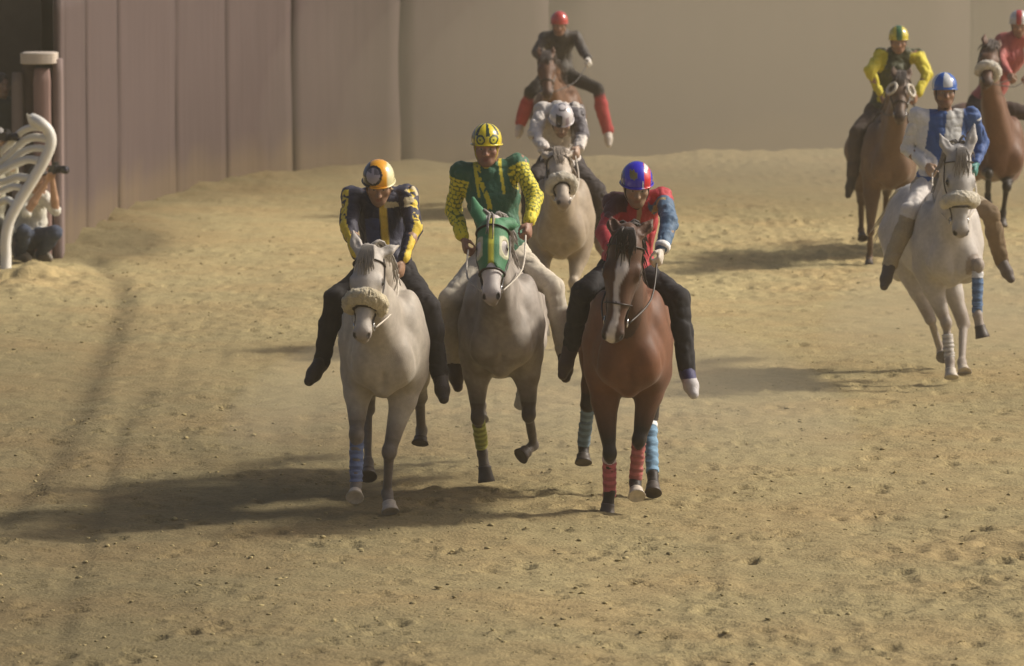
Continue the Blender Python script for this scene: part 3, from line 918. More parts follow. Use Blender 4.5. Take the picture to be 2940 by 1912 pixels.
# loose crumbs of soil
ico = [(0, 0, 1), (.89, 0, .45), (.28, .85, .45), (-.72, .53, .45), (-.72, -.53, .45), (.28, -.85, .45), (.72, .53, -.45), (-.28, .85, -.45), (-.89, 0, -.45), (-.28, -.85, -.45), (.72, -.53, -.45), (0, 0, -1)]
icof = [(0, 1, 2), (0, 2, 3), (0, 3, 4), (0, 4, 5), (0, 5, 1), (1, 6, 2), (2, 7, 3), (3, 8, 4), (4, 9, 5), (5, 10, 1), (2, 6, 7), (3, 7, 8), (4, 8, 9), (5, 9, 10), (1, 10, 6), (11, 7, 6), (11, 8, 7), (11, 9, 8), (11, 10, 9), (11, 6, 10)]
ico, icof = np.array(ico), np.array(icof)
cv, cf, cc_, k = [], [], [], 0
for _ in range(5200):
    y0 = 27.2 + 40 * rng.random() ** 1.6; x0 = rng.uniform(-1, 1) * min(6.5, y0 * .1 + .2)
    den = sstep(np.array([noise2(np.array([x0 * .35 + 3]), np.array([y0 * .16]), 9)[0]]), -.6, .5)[0]
    if rng.random() > .15 + .85 * den: continue
    s_ = .004 + .013 * rng.random() ** 4
    v = ico * (1 + rng.uniform(-.5, .5, (12, 1))) * s_ * A3(rng.uniform(.9, 1.7), rng.uniform(.8, 1.4), .65) + A3(x0, y0, gz(x0, y0) + s_ * .15)
    cv.append(v); cf.append(icof + k); k += 12
    cc_.append(np.tile(soil_base * rng.uniform(.6, 1.05), (12, 1)))
clod = mesh_obj("soil_crumbs", np.concatenate(cv), np.concatenate(cf), painted("soil crumbs", .95, 60, .2, .3, 150, spec=.15), None, np.concatenate(cc_))
clod['kind'] = "stuff"; clod['label'] = "loose crumbs of sandy soil scattered over the track"

# ------------------------------------------------------------------ the tall board wall
def board_mat():
    m, N, L, b = new_mat("weathered boards")
    at_ = N.new("ShaderNodeAttribute"); at_.attribute_name = "col"
    tc = N.new("ShaderNodeTexCoord"); mp = N.new("ShaderNodeMapping"); mp.inputs["Scale"].default_value = (6, 6, .5)
    L.new(tc.outputs["Object"], mp.inputs[0])
    n_ = N.new("ShaderNodeTexNoise"); n_.inputs["Scale"].default_value = 1.6; n_.inputs["Detail"].default_value = 7; L.new(mp.outputs[0], n_.inputs[0])
    mr = N.new("ShaderNodeMapRange"); mr.inputs[1].default_value = .3; mr.inputs[2].default_value = .7; mr.inputs[3].default_value = .90; mr.inputs[4].default_value = 1.09
    L.new(n_.outputs[0], mr.inputs[0])
    mx = N.new("ShaderNodeVectorMath"); mx.operation = 'MULTIPLY'; L.new(at_.outputs[0], mx.inputs[0]); L.new(mr.outputs[0], mx.inputs[1])
    L.new(mx.outputs[0], b.inputs["Base Color"]); b.inputs["Roughness"].default_value = .8; b.inputs["Specular IOR Level"].default_value = .2
    bp = N.new("ShaderNodeBump"); bp.inputs["Strength"].default_value = .2; bp.inputs["Distance"].default_value = .02
    L.new(n_.outputs[0], bp.inputs["Height"]); L.new(bp.outputs[0], b.inputs["Normal"])
    return m
M_BOARD = board_mat()
wall = link(bpy.data.objects.new("board_wall", None)); wall.location = WALL[5]
tag(wall, "tall curved grey brown board wall along the far side of the sandy track", "wall")
seglen = np.concatenate([[0], np.cumsum(np.linalg.norm(np.diff(WP, axis=0), axis=1))])
def wpt(s):
    return np.array([np.interp(s, seglen, WP[:, i]) for i in range(3)])
def wnrm(s):
    t = unit(wpt(min(s + .05, seglen[-1])) - wpt(max(s - .05, 0))); return A3(t[1], -t[0], 0)
s0 = 0.0; first = True
while s0 < seglen[-1] - .5:
    wdt = (.55, 2.6, 3.3, 3.4)[len(wall.children)] if len(wall.children) < 4 else (rng.uniform(1.8, 2.6) if wpt(s0)[0] < .4 else rng.uniform(5.5, 7.5))
    s1 = min(s0 + wdt, seglen[-1]); V, F = [], []
    tint = rng.uniform(.96, 1.04); set_ = rng.uniform(-.012, .012); nn = 10; zz = np.linspace(-.2, 2.75, 15)
    wob = rng.uniform(0, 10)
    for side in (0, 1):
        for i in range(nn + 1):
            s = s0 + .012 + (s1 - s0 - .024) * i / nn
            e = min(i, nn - i)
            for z in zz:
                sw_ = s + .045 * math.sin(z * 2.2 + wob) * (1 if e == 0 else 0) * (.6 if i else 1)
                p = wpt(min(max(sw_, s0 + .004), s1 - .004)); n_ = wnrm(s)
                bulge = (.008 * math.sin(math.pi * i / nn) ** .3 + .003 * math.sin(z * 3 + i * .7 + wob)) if side == 0 else -.07
                V.append(p + n_ * (bulge + set_) + A3(0, 0, z))
    m_ = (nn + 1) * 15
    for i in range(nn):
        for j in range(14):
            a = i * 15 + j; F.append([a, a + 15, a + 16, a + 1]); F.append([m_ + a, m_ + a + 1, m_ + a + 16, m_ + a + 15])
    for j in range(14):
        F.append([j, j + 1, m_ + j + 1, m_ + j]); a = nn * 15 + j; F.append([a, m_ + a, m_ + a + 1, a + 1])
    for i in range(nn):
        a = i * 15 + 14; F.append([a, a + 15, m_ + a + 15, m_ + a]); a = i * 15; F.append([a, m_ + a, m_ + a + 15, a + 15])
    V = np.array(V)
    c = np.tile(A3(.096, .070, .066) * tint, (len(V), 1))
    c = mixc(c, (.17, .125, .075), (1 - sstep(V[:, 2] + .15 * noise2(V[:, 0] * 2, V[:, 1] * 2, 3), .15, .6)) * .7)
    mesh_obj("wall_board", V - np.asarray(wall.location), F, M_BOARD, wall, c)
    s0 = s1
# dark timber backing behind the joints
V, F = [], []
for i, s in enumerate(np.linspace(0, seglen[-1], 60)):
    p = wpt(s) - wnrm(s) * .115
    V += [p + A3(0, 0, -.2), p + A3(0, 0, 2.8), p - wnrm(s) * .08 + A3(0, 0, 2.8), p - wnrm(s) * .08 + A3(0, 0, -.2)]
    if i:
        a = 4 * (i - 1)
        for q in range(4): F.append([a + q, a + 4 + q, a + 4 + (q + 1) % 4, a + (q + 1) % 4])
mesh_obj("wall_backing", np.array(V) - np.asarray(wall.location), F, plain("old dark timber", (.05, .04, .033), .9), wall, None, False)

# ================================================================== THE HORSES AND THEIR JOCKEYS
GH = "racehorses galloping towards the camera"
def rgb(*c): return np.array(c, float)
def grey_coat(base, dark, face, leg, dap=.35, seed=1, shoulder=None):
    def f(V, k):
        n = nz(V, 7, seed) * .6 + nz(V, 19, seed + 1) * .4
        n2 = nz(V, 13, seed + 3)
        c = mixc(np.tile(base, (len(V), 1)), dark, np.clip(.45 + n * 1.1 - .9 * np.maximum(0, n2 - .15), 0, 1) * min(1, dap * 1.35))
        hl = k['hl']; hm = (hl[:, 0] > -.2) & (hl[:, 0] < .7) & (np.abs(hl[:, 1]) < .16) & (hl[:, 2] > -.30) & (hl[:, 2] < .12)
        hw = hm * sstep(hl[:, 2], -.30, -.16)
        c = mixc(c, face, hw)
        c = mixc(c, np.array(face) * A3(.55, .5, .5), hw * sstep(hl[:, 0], .50, .58) * .75)
        c = mixc(c, leg, np.clip(k['low'], 0, 1) * .9)
        return c * (1 + .08 * nz(V, 60, 9)[:, None])
    return f
def bay_coat(base, dark, blaze=True, leg=(.02, .014, .011)):
    def f(V, k):
        n = nz(V, 5, 4)
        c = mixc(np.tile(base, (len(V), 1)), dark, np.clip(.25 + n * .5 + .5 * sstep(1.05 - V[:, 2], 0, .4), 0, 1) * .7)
        hl = k['hl']; hm = (hl[:, 0] > -.2) & (hl[:, 0] < .7) & (np.abs(hl[:, 1]) < .16) & (hl[:, 2] > -.30) & (hl[:, 2] < .12)
        c = mixc(c, np.array(dark) * 1.1, hm * .6)
        c = mixc(c, rgb(.03, .022, .02), hm * sstep(hl[:, 0], .46, .56) * .6)
        c = mixc(c, leg, np.clip(k['low'], 0, 1))
        if blaze:
            x = hl[:, 1] + .008 * np.sin(hl[:, 0] * 25) + .006
            w_ = np.interp(hl[:, 0], [.10, .14, .19, .25, .30, .45, .52, .58, .62], [0, .022, .036, .022, .015, .015, .022, .024, .014]) + .004 * nz(V, 40, 8)
            c = mixc(c, (.62, .56, .52), (1 - sstep(np.abs(x), w_ - .006, w_ + .006)) * (hl[:, 2] > -.06) * (w_ > .012))
        return c * (1 + .08 * nz(V, 60, 9)[:, None])
    return f
def wrapc(a, top=None, seed=0):
    def f(v, t):
        c = np.tile(a, (len(v), 1)) * (1 + .2 * np.sign(np.sin(t * 34 + nz(v, 9, seed) * .8)))[:, None] ** 1
        if top is not None: c = mixc(c, top, (t < .16) * 1.0)
        return c
    return f
def cloth(c):
    return lambda v, J, M: np.tile(c, (len(v), 1)) * (1 + .10 * nz(v, 12, 6)[:, None])
def shoe(c, sole=None):
    def f(v, an, toe, dn, i):
        k = np.tile(c, (len(v), 1))
        if sole is not None: k = mixc(k, sole, ((v - an) @ dn > .055) * 1.0)
        return k
    return f
def armmask(v, J, i):
    t1, d1 = seg_t(v, J['sh'][i], J['el'][i]); t2, d2 = seg_t(v, J['el'][i], J['wr'][i])
    m = np.maximum(((d1 < .105) & (t1 > .05)) * 1.0, ((d2 < .10) & (t2 > -.1)) * 1.0)
    return m, t1, d1, t2, d2
def arm_around(v, a, b, ref):
    """angle round the limb away from ref"""
    ax = unit(b - a); r_ = unit(ref - ax * (ref @ ax)); s_ = np.cross(ax, r_)
    p = v - a; return np.arctan2(p @ s_, p @ r_)

# ---- A: grey with fleece noseband, jockey in navy and yellow
hA = horse("pale grey horse with a thick fleece noseband, leftmost of the three in front", 34.7, 1100, 1000, 0, [(1058, 712, -.42), (1035, 972)],
           [[(1024, 1246, -1), (1022, 1395, 1), (1018, 1437, -1)], [(1118, 1296, -1), (1112, 1416, 1), (1122, 1474, -1)]],
           [[(-.14, 1.45, .62, 0), (-.13, 1.15, .30, 0), (-.12, 1.02, .20, 0)], [(.20, 1.85, .66, 0), (.21, 2.0, .42, 0), (.20, 1.95, .33, 0)]],
           grey_coat((.46, .41, .34), (.30, .26, .22), (.46, .42, .37), (.15, .125, .105), .45, 1), GH, ears=((.01, .04, -.03), (.09, .085, -.06)), turn=-.12,
           hoofs={0: M_HOOFP, 1: M_HOOFP}, wraps=[(0, .08, .92, wrapc((.13, .17, .30)), 0)], noseband=(.325, .052, (.52, .45, .30)),
           mane=(.34, .31, .27), tail=(.35, .32, .28), rein_mat=M_ROPE, forelock=(.30, .27, .23))
def jackA(v, J, M):
    q = (v - J['pelvis']) @ M.T
    c = np.tile((.014, .015, .042), (len(v), 1)); c = mixc(c, (.045, .065, .17), (q[:, 0] < -.02) * (q[:, 0] > -.11) * (q[:, 2] < .34) * .8)
    Y = rgb(.78, .56, .045)
    c = mixc(c, Y * A3(.8, .75, 1), (1 - sstep(np.abs(q[:, 0] - .012), .020, .028)) * (q[:, 1] > 0))
    n = nz(v, 28, 4)
    for i, s_ in ((0, -1), (1, 1)):
        m, t1, d1, t2, d2 = armmask(v, J, i)
        c = mixc(c, (.016, .014, .035), m)
        a1 = arm_around(v, J['sh'][i], J['el'][i], M[1] + M[0] * s_ * .5); a2 = arm_around(v, J['el'][i], J['wr'][i], M[1] + M[0] * s_ * .6)
        st = np.where(t1 < 1.0, np.abs(a1) < .42, np.abs(a2) < .62) * m
        st = st * np.where(t1 < .95, nz(v, 46, 4) > -.2, True)
        c = mixc(c, Y, st)
        c = mixc(c, Y, (t2 > .78) * m * .0)
    sh = (q[:, 2] > .40) & (q[:, 0] > .02) & (n > .1)
    c = mixc(c, rgb(.62, .52, .30), sh * .9)
    return c
def helmA(l):
    c = np.tile((.80, .36, .012), (len(l), 1)); c = mixc(c, (.78, .72, .42), sstep(l[:, 0], .45, .6))
    p = l - A3(-.36, .66, .52); d = np.linalg.norm(p, axis=1)
    c = mixc(c, (.03, .02, .02), (l[:, 0] < -.52) * 1.0)
    c = mixc(c, (.012, .010, .012), (d < .60) * 1.0); c = mixc(c, (.40, .34, .36), (d < .46) * 1.0)
    cr = ((np.abs(p[:, 0]) < .08) | (np.abs(p[:, 2] - p[:, 1] * .4) < .08)) & (d < .44)
    return mixc(c, (.07, .06, .07), ((p[:, 2] > .12) & (d < .46)) * .8 * (~cr)) * 1.0
rider(hA, "person in navy and yellow silks crouched over the leftmost grey front horse",
      dict(neck=(1092, 552), head=(1087, 520), sh=[(1010, 562, .0), (1168, 556, .0)], el=[(1000, 652, -1), (1188, 655, -1)], wr=[(1030, 735, -1), (1158, 748, -1)],
           kn=[(962, 858, -1), (1232, 880, -1)], an=[(925, 1030, 1), (1262, 1068, 1)], toe=[(890, 1082), (1272, 1132)]),
      (.03, -1, -.55), jackA, cloth((.020, .017, .018)), shoe((.035, .025, .02)), helmA, skin=(.34, .20, .125), collar=(.5, .38, .06), hunch=.09, strap_col=(.2, .1, .03))

# ---- B: grey with green hood, jockey in green with yellow scaled sleeves
hB = horse("dark grey horse in a green and yellow hood, middle of the three in front", 36.0, 1440, 1000, 0, [(1412, 622, -.42), (1408, 856)],
           [[(1372, 1196, -1), (1386, 1300, 1), (1397, 1382, -1)], [(1518, 1190, -1), (1532, 1278, 1), (1490, 1312, -1)]],
           [[(-.16, 1.75, .72, 0), (-.15, 1.95, .46, 0), (-.15, 1.85, .36, 0)], [(.15, 1.70, .80, 0), (.14, 2.0, .60, 0), (.14, 2.08, .47, 0)]],
           grey_coat((.40, .355, .31), (.17, .145, .12), (.60, .55, .52), (.085, .068, .055), .6, 5), GH, ears=((-.03, .05, -.02), (.12, .06, -.13)), turn=-.10,
           wraps=[(0, .08, .85, wrapc((.42, .43, .10)), 0)], hood=True, mane=(.30, .27, .24), tail=(.3, .27, .24), rein_mat=M_ROPE)
def jackB(v, J, M):
    q = (v - J['pelvis']) @ M.T
    c = np.tile((.022, .115, .060), (len(v), 1)); Y = rgb(.74, .62, .03)
    line = np.abs(q[:, 0] + .045 - .10 * (q[:, 2] - .3) * 0 + .02 * np.sin(q[:, 2] * 14))
    c = mixc(c, Y * .9, (line < .016) * (q[:, 1] > 0) * (nz(v, 60, 2) > -.35) * (q[:, 2] > .1))
    for i, s_ in ((0, -1), (1, 1)):
        m, t1, d1, t2, d2 = armmask(v, J, i)
        a = np.where(t1 < 1, arm_around(v, J['sh'][i], J['el'][i], M[1]), arm_around(v, J['el'][i], J['wr'][i], M[1]))
        s = np.where(t1 < 1, t1 * .30, .30 + t2 * .26)
        row = np.floor(s / .032); u = (a / .62 + .5 * (row % 2)) % 1 - .5; w_ = (s / .032) % 1
        scale = ((u / .44) ** 2 + ((w_ - .35) / .52) ** 2) < 1
        m = m * (t1 > .12)
        c = mixc(c, (.10, .15, .02), m); c = mixc(c, Y, m * scale)
        c = mixc(c, Y, m * (t2 > .66) * (np.abs(np.sin(a * 4)) > .35))
    c = mixc(c, Y, ((np.abs(np.abs(q[:, 0]) - .085) < .010) & (q[:, 2] > .40)) * .9)
    return c
def helmB(l):
    c = np.tile((.74, .60, .02), (len(l), 1))
    a = np.arctan2(l[:, 0], l[:, 1] + .25)
    c = mixc(c, (.02, .045, .02), ((np.sin(a * 9 + .5) > .45) & (l[:, 2] > .42)) * 1.0)
    for x0 in (-.34, .52):
        d = np.sqrt((l[:, 0] - x0) ** 2 + (l[:, 2] - .20) ** 2) + (l[:, 1] < 0) * 9
        c = mixc(c, (.04, .07, .02), ((d < .30) & (d > .19)) * 1.0); c = mixc(c, (.60, .55, .03), (d < .19) * 1.0); c = mixc(c, (.05, .08, .02), (d < .06) * 1.0)
    c = mixc(c, (.10, .085, .03), (l[:, 0] < -.70) * .8)
    return c
def trousB(v, J, M):
    return np.tile((.56, .50, .40), (len(v), 1)) * (1 + .1 * nz(v, 12, 6)[:, None])
rider(hB, "person in green jacket with yellow scaled sleeves on the green hooded horse",
      dict(neck=(1402, 482), head=(1397, 414), sh=[(1322, 490, .02), (1490, 468, .0)], el=[(1302, 605, 1), (1536, 568, -1)], wr=[(1330, 684, -1), (1520, 640, -1)],
           kn=[(1292, 862, -1), (1590, 826, -1)], an=[(1302, 1030, 1), (1622, 1012, 1)], toe=[(1314, 1100), (1622, 1072)]),
      (-.05, -1, -.18), jackB, trousB, shoe((.05, .028, .022)), helmB, skin=(.30, .155, .10), hunch=.05, tl=.53, collar=(.02, .09, .045), strap_col=(.5, .42, .05))

# ---- C: bay with white blaze, jockey in red and blue
hC = horse("reddish bay horse with a white blaze, rightmost of the three in front", 34.7, 1806, 1000, 0, [(1800, 664, -.42), (1757, 984)],
           [[(1750, 1300, -1), (1750, 1412, 1), (1741, 1484, -1)], [(1835, 1262, -1), (1824, 1384, 1), (1829, 1432, -1)]],
           [[(-.24, 1.35, .66, 0), (-.27, 1.55, .36, 0), (-.27, 1.48, .25, 0)], [(.17, 1.40, .58, 0), (.18, 1.10, .22, 0), (.18, .98, .10, 0)]],
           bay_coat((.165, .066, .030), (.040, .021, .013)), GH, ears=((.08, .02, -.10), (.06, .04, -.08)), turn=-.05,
           hoofs={1: M_HOOFP}, wraps=[(0, .05, 1.12, wrapc((.40, .10, .12), (.5, .4, .42)), 0), (1, .05, .95, wrapc((.36, .11, .10)), 0), (2, .1, .95, wrapc((.16, .23, .29)), 0), (3, .05, .95, wrapc((.16, .28, .40), (.7, .7, .68)), 0)],
           mane=(.03, .022, .018), tail=(.025, .018, .015))
def jackC(v, J, M):
    q = (v - J['pelvis']) @ M.T
    c = np.tile((.42, .020, .032), (len(v), 1))
    c = mixc(c, (.40, .27, .13), (1 - sstep(np.abs(q[:, 0] - .01), .012, .018)) * (q[:, 1] > 0))
    c = mixc(c, (.03, .015, .02), (q[:, 0] > .025) * (q[:, 0] < .085) * (q[:, 1] > 0) * (q[:, 2] < .38) * .8)
    for i, s_ in ((0, -1), (1, 1)):
        m, t1, d1, t2, d2 = armmask(v, J, i)
        B = rgb(.065, .13, .22) if i else rgb(.40, .020, .032)
        c = mixc(c, B, m * (t1 > (.22 if i else .1)))
        if i: c = mixc(c, (.48, .33, .10), m * (np.abs(t1 - .35 + .1 * nz(v, 25, 3)) < .07) * (d1 > .03) * .8 * (((v - J['sh'][1]) @ M[0]) < .01))
    c = mixc(c, (.02, .016, .02), ((q[:, 2] > .43) & (q[:, 0] < -.07)) * .85)
    return c
def helmC(l):
    c = np.tile((.020, .010, .50), (len(l), 1))
    c = mixc(c, (.62, .012, .03), ((l[:, 0] > .38) & (l[:, 0] < .82)) * 1.0)
    c = mixc(c, (.75, .72, .68), ((np.abs(l[:, 0] - .30) < .035) & (l[:, 2] < .35)) * 1.0)
    c = mixc(c, (.75, .72, .68), ((l[:, 0] > .42) & (l[:, 2] > .72) & (l[:, 2] < .9)) * 1.0)
    d = np.sqrt(((l[:, 0] + .30) / 1.0) ** 2 + ((l[:, 2] - .62) / .9) ** 2) + (l[:, 1] < 0) * 9 + .04 * np.sin(l[:, 0] * 30)
    c = mixc(c, (.22, .17, .03), (d < .24) * 1.0)
    c = mixc(c, (.03, .03, .05), (l[:, 0] < -.8) * .6)
    return c
JC, pC = rider(hC, "person in red jacket with one blue sleeve on the bay horse in front",
      dict(neck=(1832, 574), head=(1828, 526), sh=[(1760, 578, .0), (1902, 566, .0)], el=[(1738, 668, -1), (1922, 640, -1)], wr=[(1760, 735, -1), (1900, 716, -1)],
           kn=[(1672, 838, -1), (1950, 860, -1)], an=[(1640, 990, 1), (1972, 1060, 1)], toe=[(1618, 1066), (1990, 1118)]),
      (.06, -1, -.45), jackC, cloth((.017, .016, .019)), lambda v, an, toe, dn, i: mixc(mixc(np.tile((.48, .46, .46) if i else (.05, .03, .028), (len(v), 1)), (.03, .028, .10), (((v - an) @ dn) < .062) * i), (.05, .045, .05), ((np.abs((v - an) @ np.cross(dn, unit(toe - an)) / .04) > .88) & (((v - an) @ dn) > .062)) * i),
      helmC, skin=(.34, .22, .14), glove=[(.3, .2, .14), (.62, .56, .48)], collar=(.72, .70, .66), cuff=((.74, .72, .70), (1,)), hunch=.07, tl=.49)

# ---- D: beige grey behind, jockey bent double in white
hD = horse("beige grey horse with a fleece noseband directly behind the two horses in front", 46.5, 1612, 640, 0, [(1602, 428, -.42), (1622, 580)],
           [[(1560, 800, -1), (1566, 900, 1), (1560, 960, -1)], [(1648, 812, -1), (1642, 915, 1), (1640, 965, -1)]],
           [[(-.14, 1.7, .62, 0), (-.13, 1.8, .3, 0), (-.12, 1.7, .2, 0)], [(.14, 1.8, .7, 0), (.14, 2.0, .45, 0), (.14, 2.0, .33, 0)]],
           grey_coat((.36, .29, .21), (.24, .19, .14), (.46, .39, .31), (.40, .33, .24), .4, 8), GH, h=.013, ears=((.06, .03, -.08), (.05, .05, -.08)), turn=.12,
           noseband=(.33, .045, (.55, .50, .40)), mane=(.3, .25, .2), tail=(.3, .25, .2), rein_mat=M_ROPE)
def jackD(v, J, M):
    q = (v - J['pelvis']) @ M.T
    c = np.tile((.58, .53, .48), (len(v), 1))
    c = mixc(c, (.06, .05, .055), ((q[:, 0] > .10) & (q[:, 2] > .2) & (nz(v, 9, 3) > -.1)) * .9)
    m, *_ = armmask(v, J, 1); c = mixc(c, (.10, .09, .10), m * (nz(v, 10, 5) > -.2))
    return c
def helmD(l):
    c = np.tile((.62, .58, .58), (len(l), 1))
    c = mixc(c, (.03, .025, .03), ((np.abs(l[:, 0] + .28) < .26) & (l[:, 2] < .72)) * 1.0)
    c = mixc(c, (.03, .025, .03), ((np.abs(l[:, 0]) < .3) & (np.abs(l[:, 2] - .93) < .03)) * .8)
    c = mixc(c, (.30, .22, .26), ((np.abs(l[:, 0] - .42) < .14) & (l[:, 2] < .55)) * .8)
    return c
rider(hD, "person in white jacket bent low over the beige grey horse behind",
      dict(neck=(1602, 314), head=(1612, 342), sh=[(1556, 318, .06), (1652, 320, .06)], el=[(1536, 385, -1), (1672, 392, -1)], wr=[(1562, 428, -1), (1660, 424, -1)],
           kn=[(1524, 520, -1), (1716, 552, -1)], an=[(1516, 650, 1), (1716, 670, 1)], toe=[(1514, 700), (1732, 718)]),
      (.06, -1, -.85), jackD, cloth((.05, .04, .038)), shoe((.22, .17, .14)), helmD, h=.010, skin=(.36, .24, .17), hunch=.12, tl=.56, loose=1.7, trunk=1.25)

# ---- E: the horse farthest back in the middle, jockey in red leggings
hE = horse("brown horse far back in the dust, partly behind the jockey in white", 63.5, 1606, 330, 0, [(1568, 150, -.42), (1572, 272)],
           [[(1580, 470, -1), (1582, 560, 1), (1580, 590, -1)], [(1632, 480, -1), (1628, 560, 1), (1630, 600, -1)]],
           [[(-.14, 1.7, .62, 0), (-.13, 1.8, .3, 0), (-.12, 1.7, .2, 0)], [(.14, 1.8, .7, 0), (.14, 2.0, .45, 0), (.14, 2.0, .33, 0)]],
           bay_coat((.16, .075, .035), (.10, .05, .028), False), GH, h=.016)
rider(hE, "person in red leggings and a dark shirt on the brown horse far back",
      dict(neck=(1606, 92), head=(1606, 66), sh=[(1562, 106), (1654, 104)], el=[(1540, 150, -1), (1676, 150, -1)], wr=[(1576, 190, -1), (1690, 168, -1)],
           kn=[(1524, 262, -1), (1716, 256, -1)], an=[(1496, 348, 1), (1744, 372, 1)], toe=[(1490, 384), (1746, 408)]),
      (0, -1, -.2), cloth((.06, .05, .04)), lambda v, J, M: mixc(np.tile((.035, .028, .024), (len(v), 1)), (.42, .055, .055), sstep(np.maximum(*[seg_t(v, J['kn'][i], J['an'][i])[0] * (seg_t(v, J['kn'][i], J['an'][i])[1] < .12) for i in (0, 1)]), .1, .25)),
      shoe((.62, .55, .48)), lambda l: np.tile((.5, .06, .05), (len(l), 1)), h=.012, glove=(.7, .66, .6), shin=1.2, seat=(0, .8, 1.70), hunch=.09)

# ---- F: light grey on the right, jockey in blue and white
hF = horse("light grey horse with a fleece noseband carrying the blue and white jockey at right", 43.5, 2738, 680, 6, [(2762, 432, -.42), (2764, 682)],
           [[(2716, 928, -1), (2728, 1036, 1), (2730, 1086, -1)], [(2808, 762, -1), (2806, 904, 1), (2820, 968, 1)]],
           [[(2672, 918, 1), (2702, 1010, 1), (2704, 1034, -1)], [(2766, 930, 1), (2762, 1040, -1), (2768, 1076, -1)]],
           grey_coat((.52, .48, .44), (.38, .35, .32), (.44, .42, .40), (.30, .25, .21), .45, 12), GH, h=.0125, turn=.08, ears=((.02, .05, -.05), (-.04, .03, -.03)),
           hoofs={0: M_HOOFP, 3: M_HOOFP}, wraps=[(1, .12, .95, wrapc((.10, .17, .30), (.6, .6, .6)), 0), (0, .30, .98, wrapc((.48, .45, .42)), 0)], noseband=(.325, .05, (.58, .53, .42)),
           mane=(.22, .2, .18), tail=(.4, .37, .33), rein_mat=M_ROPE)
def jackF(v, J, M):
    q = (v - J['pelvis']) @ M.T
    c = np.tile((.025, .085, .27), (len(v), 1))
    c = mixc(c, (.42, .42, .41), ((q[:, 0] > .0) & (q[:, 0] < .14) & (q[:, 1] > -.02)) * 1.0)
    m, *_ = armmask(v, J, 0); m = np.maximum(m, (q[:, 0] < -.135) * (q[:, 2] > .2)); c = mixc(c, (.72, .70, .67), m)
    m, t1, d1, t2, d2 = armmask(v, J, 1); c = mixc(c, (.02, .075, .26), m); c = mixc(c, (.6, .6, .6), m * (nz(v, 11, 4) > .42))
    return c
def helmF(l):
    c = np.tile((.62, .64, .66), (len(l), 1)); a = np.arctan2(l[:, 0], l[:, 1])
    c = mixc(c, (.012, .10, .42), ((np.abs(a + .75) < .42) | (np.abs(a - .95) < .45) | (a > 2.2)) * 1.0)
    c = mixc(c, (.02, .12, .45), (l[:, 2] < .06) * (np.abs(a) < .9) * 1.0)
    return c
def trousF(v, J, M):
    c = np.tile((.36, .30, .21), (len(v), 1)); 
    t, d = seg_t(v, J['hip'][0], J['kn'][0]); c = mixc(c, (.62, .58, .54), (d < .13) * (t > .1) * (seg_t(v, J['kn'][0], J['an'][0])[0] < .12))
    t, d = seg_t(v, J['kn'][1], J['an'][1]); c = mixc(c, (.16, .11, .06), (d < .12) * 1.0)
    return c * (1 + .1 * nz(v, 12, 6)[:, None])
rider(hF, "person in blue and white silks upright on the light grey right horse",
      dict(neck=(2714, 330), head=(2712, 257), sh=[(2636, 330, .0), (2790, 330, .03)], el=[(2606, 428, 1), (2818, 412, 1)], wr=[(2658, 472, -1), (2804, 470, -1)],
           kn=[(2614, 606, -1), (2842, 612, -1)], an=[(2556, 758, 1), (2874, 744, 1)], toe=[(2542, 812), (2900, 792)]),
      (.10, -1, -.10), jackF, trousF, shoe((.09, .07, .06)), helmF, h=.009, skin=(.28, .16, .10), hunch=.04, tl=.53, collar=(.74, .72, .70), glove=[(.42, .28, .18), (.05, .22, .2)], loose=1.2)

# ---- G: dark horse with ringed blinkers, jockey in yellow
hG = horse("dark brown horse wearing pale ringed blinkers behind the blue and white jockey", 56.0, 2560, 420, 2, [(2590, 208, -.42), (2586, 336)],
           [[(2500, 664, -1), (2496, 736, 1), (2494, 770, -1)], [(2604, 640, -1), (2606, 720, 1), (2606, 744, -1)]],
           [[(-.14, 1.7, .62, 0), (-.13, 1.8, .3, 0), (-.12, 1.7, .2, 0)], [(.14, 1.8, .7, 0), (.14, 2.0, .45, 0), (.14, 2.0, .33, 0)]],
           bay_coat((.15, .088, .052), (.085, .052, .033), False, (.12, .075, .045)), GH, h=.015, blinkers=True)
rider(hG, "person in bright yellow sleeves and brown trousers on the dark horse with the blinkers",
      dict(neck=(2580, 142), head=(2580, 112), sh=[(2530, 156), (2634, 158)], el=[(2498, 205, -1), (2662, 214, -1)], wr=[(2528, 272, -1), (2634, 270, -1)],
           kn=[(2460, 378, -1), (2652, 390, -1)], an=[(2448, 500, 1), (2672, 500, 1)], toe=[(2436, 552), (2684, 548)]),
      (0, -1, -.2), lambda v, J, M: mixc(np.tile((.05, .055, .02), (len(v), 1)), (.66, .56, .03), np.maximum(armmask(v, J, 0)[0], armmask(v, J, 1)[0])),
      cloth((.085, .062, .05)), shoe((.04, .03, .025)), lambda l: mixc(np.tile((.6, .5, .04), (len(l), 1)), (.05, .15, .06), (np.abs(l[:, 0]) < .3) * 1.0), h=.011, loose=1.5)

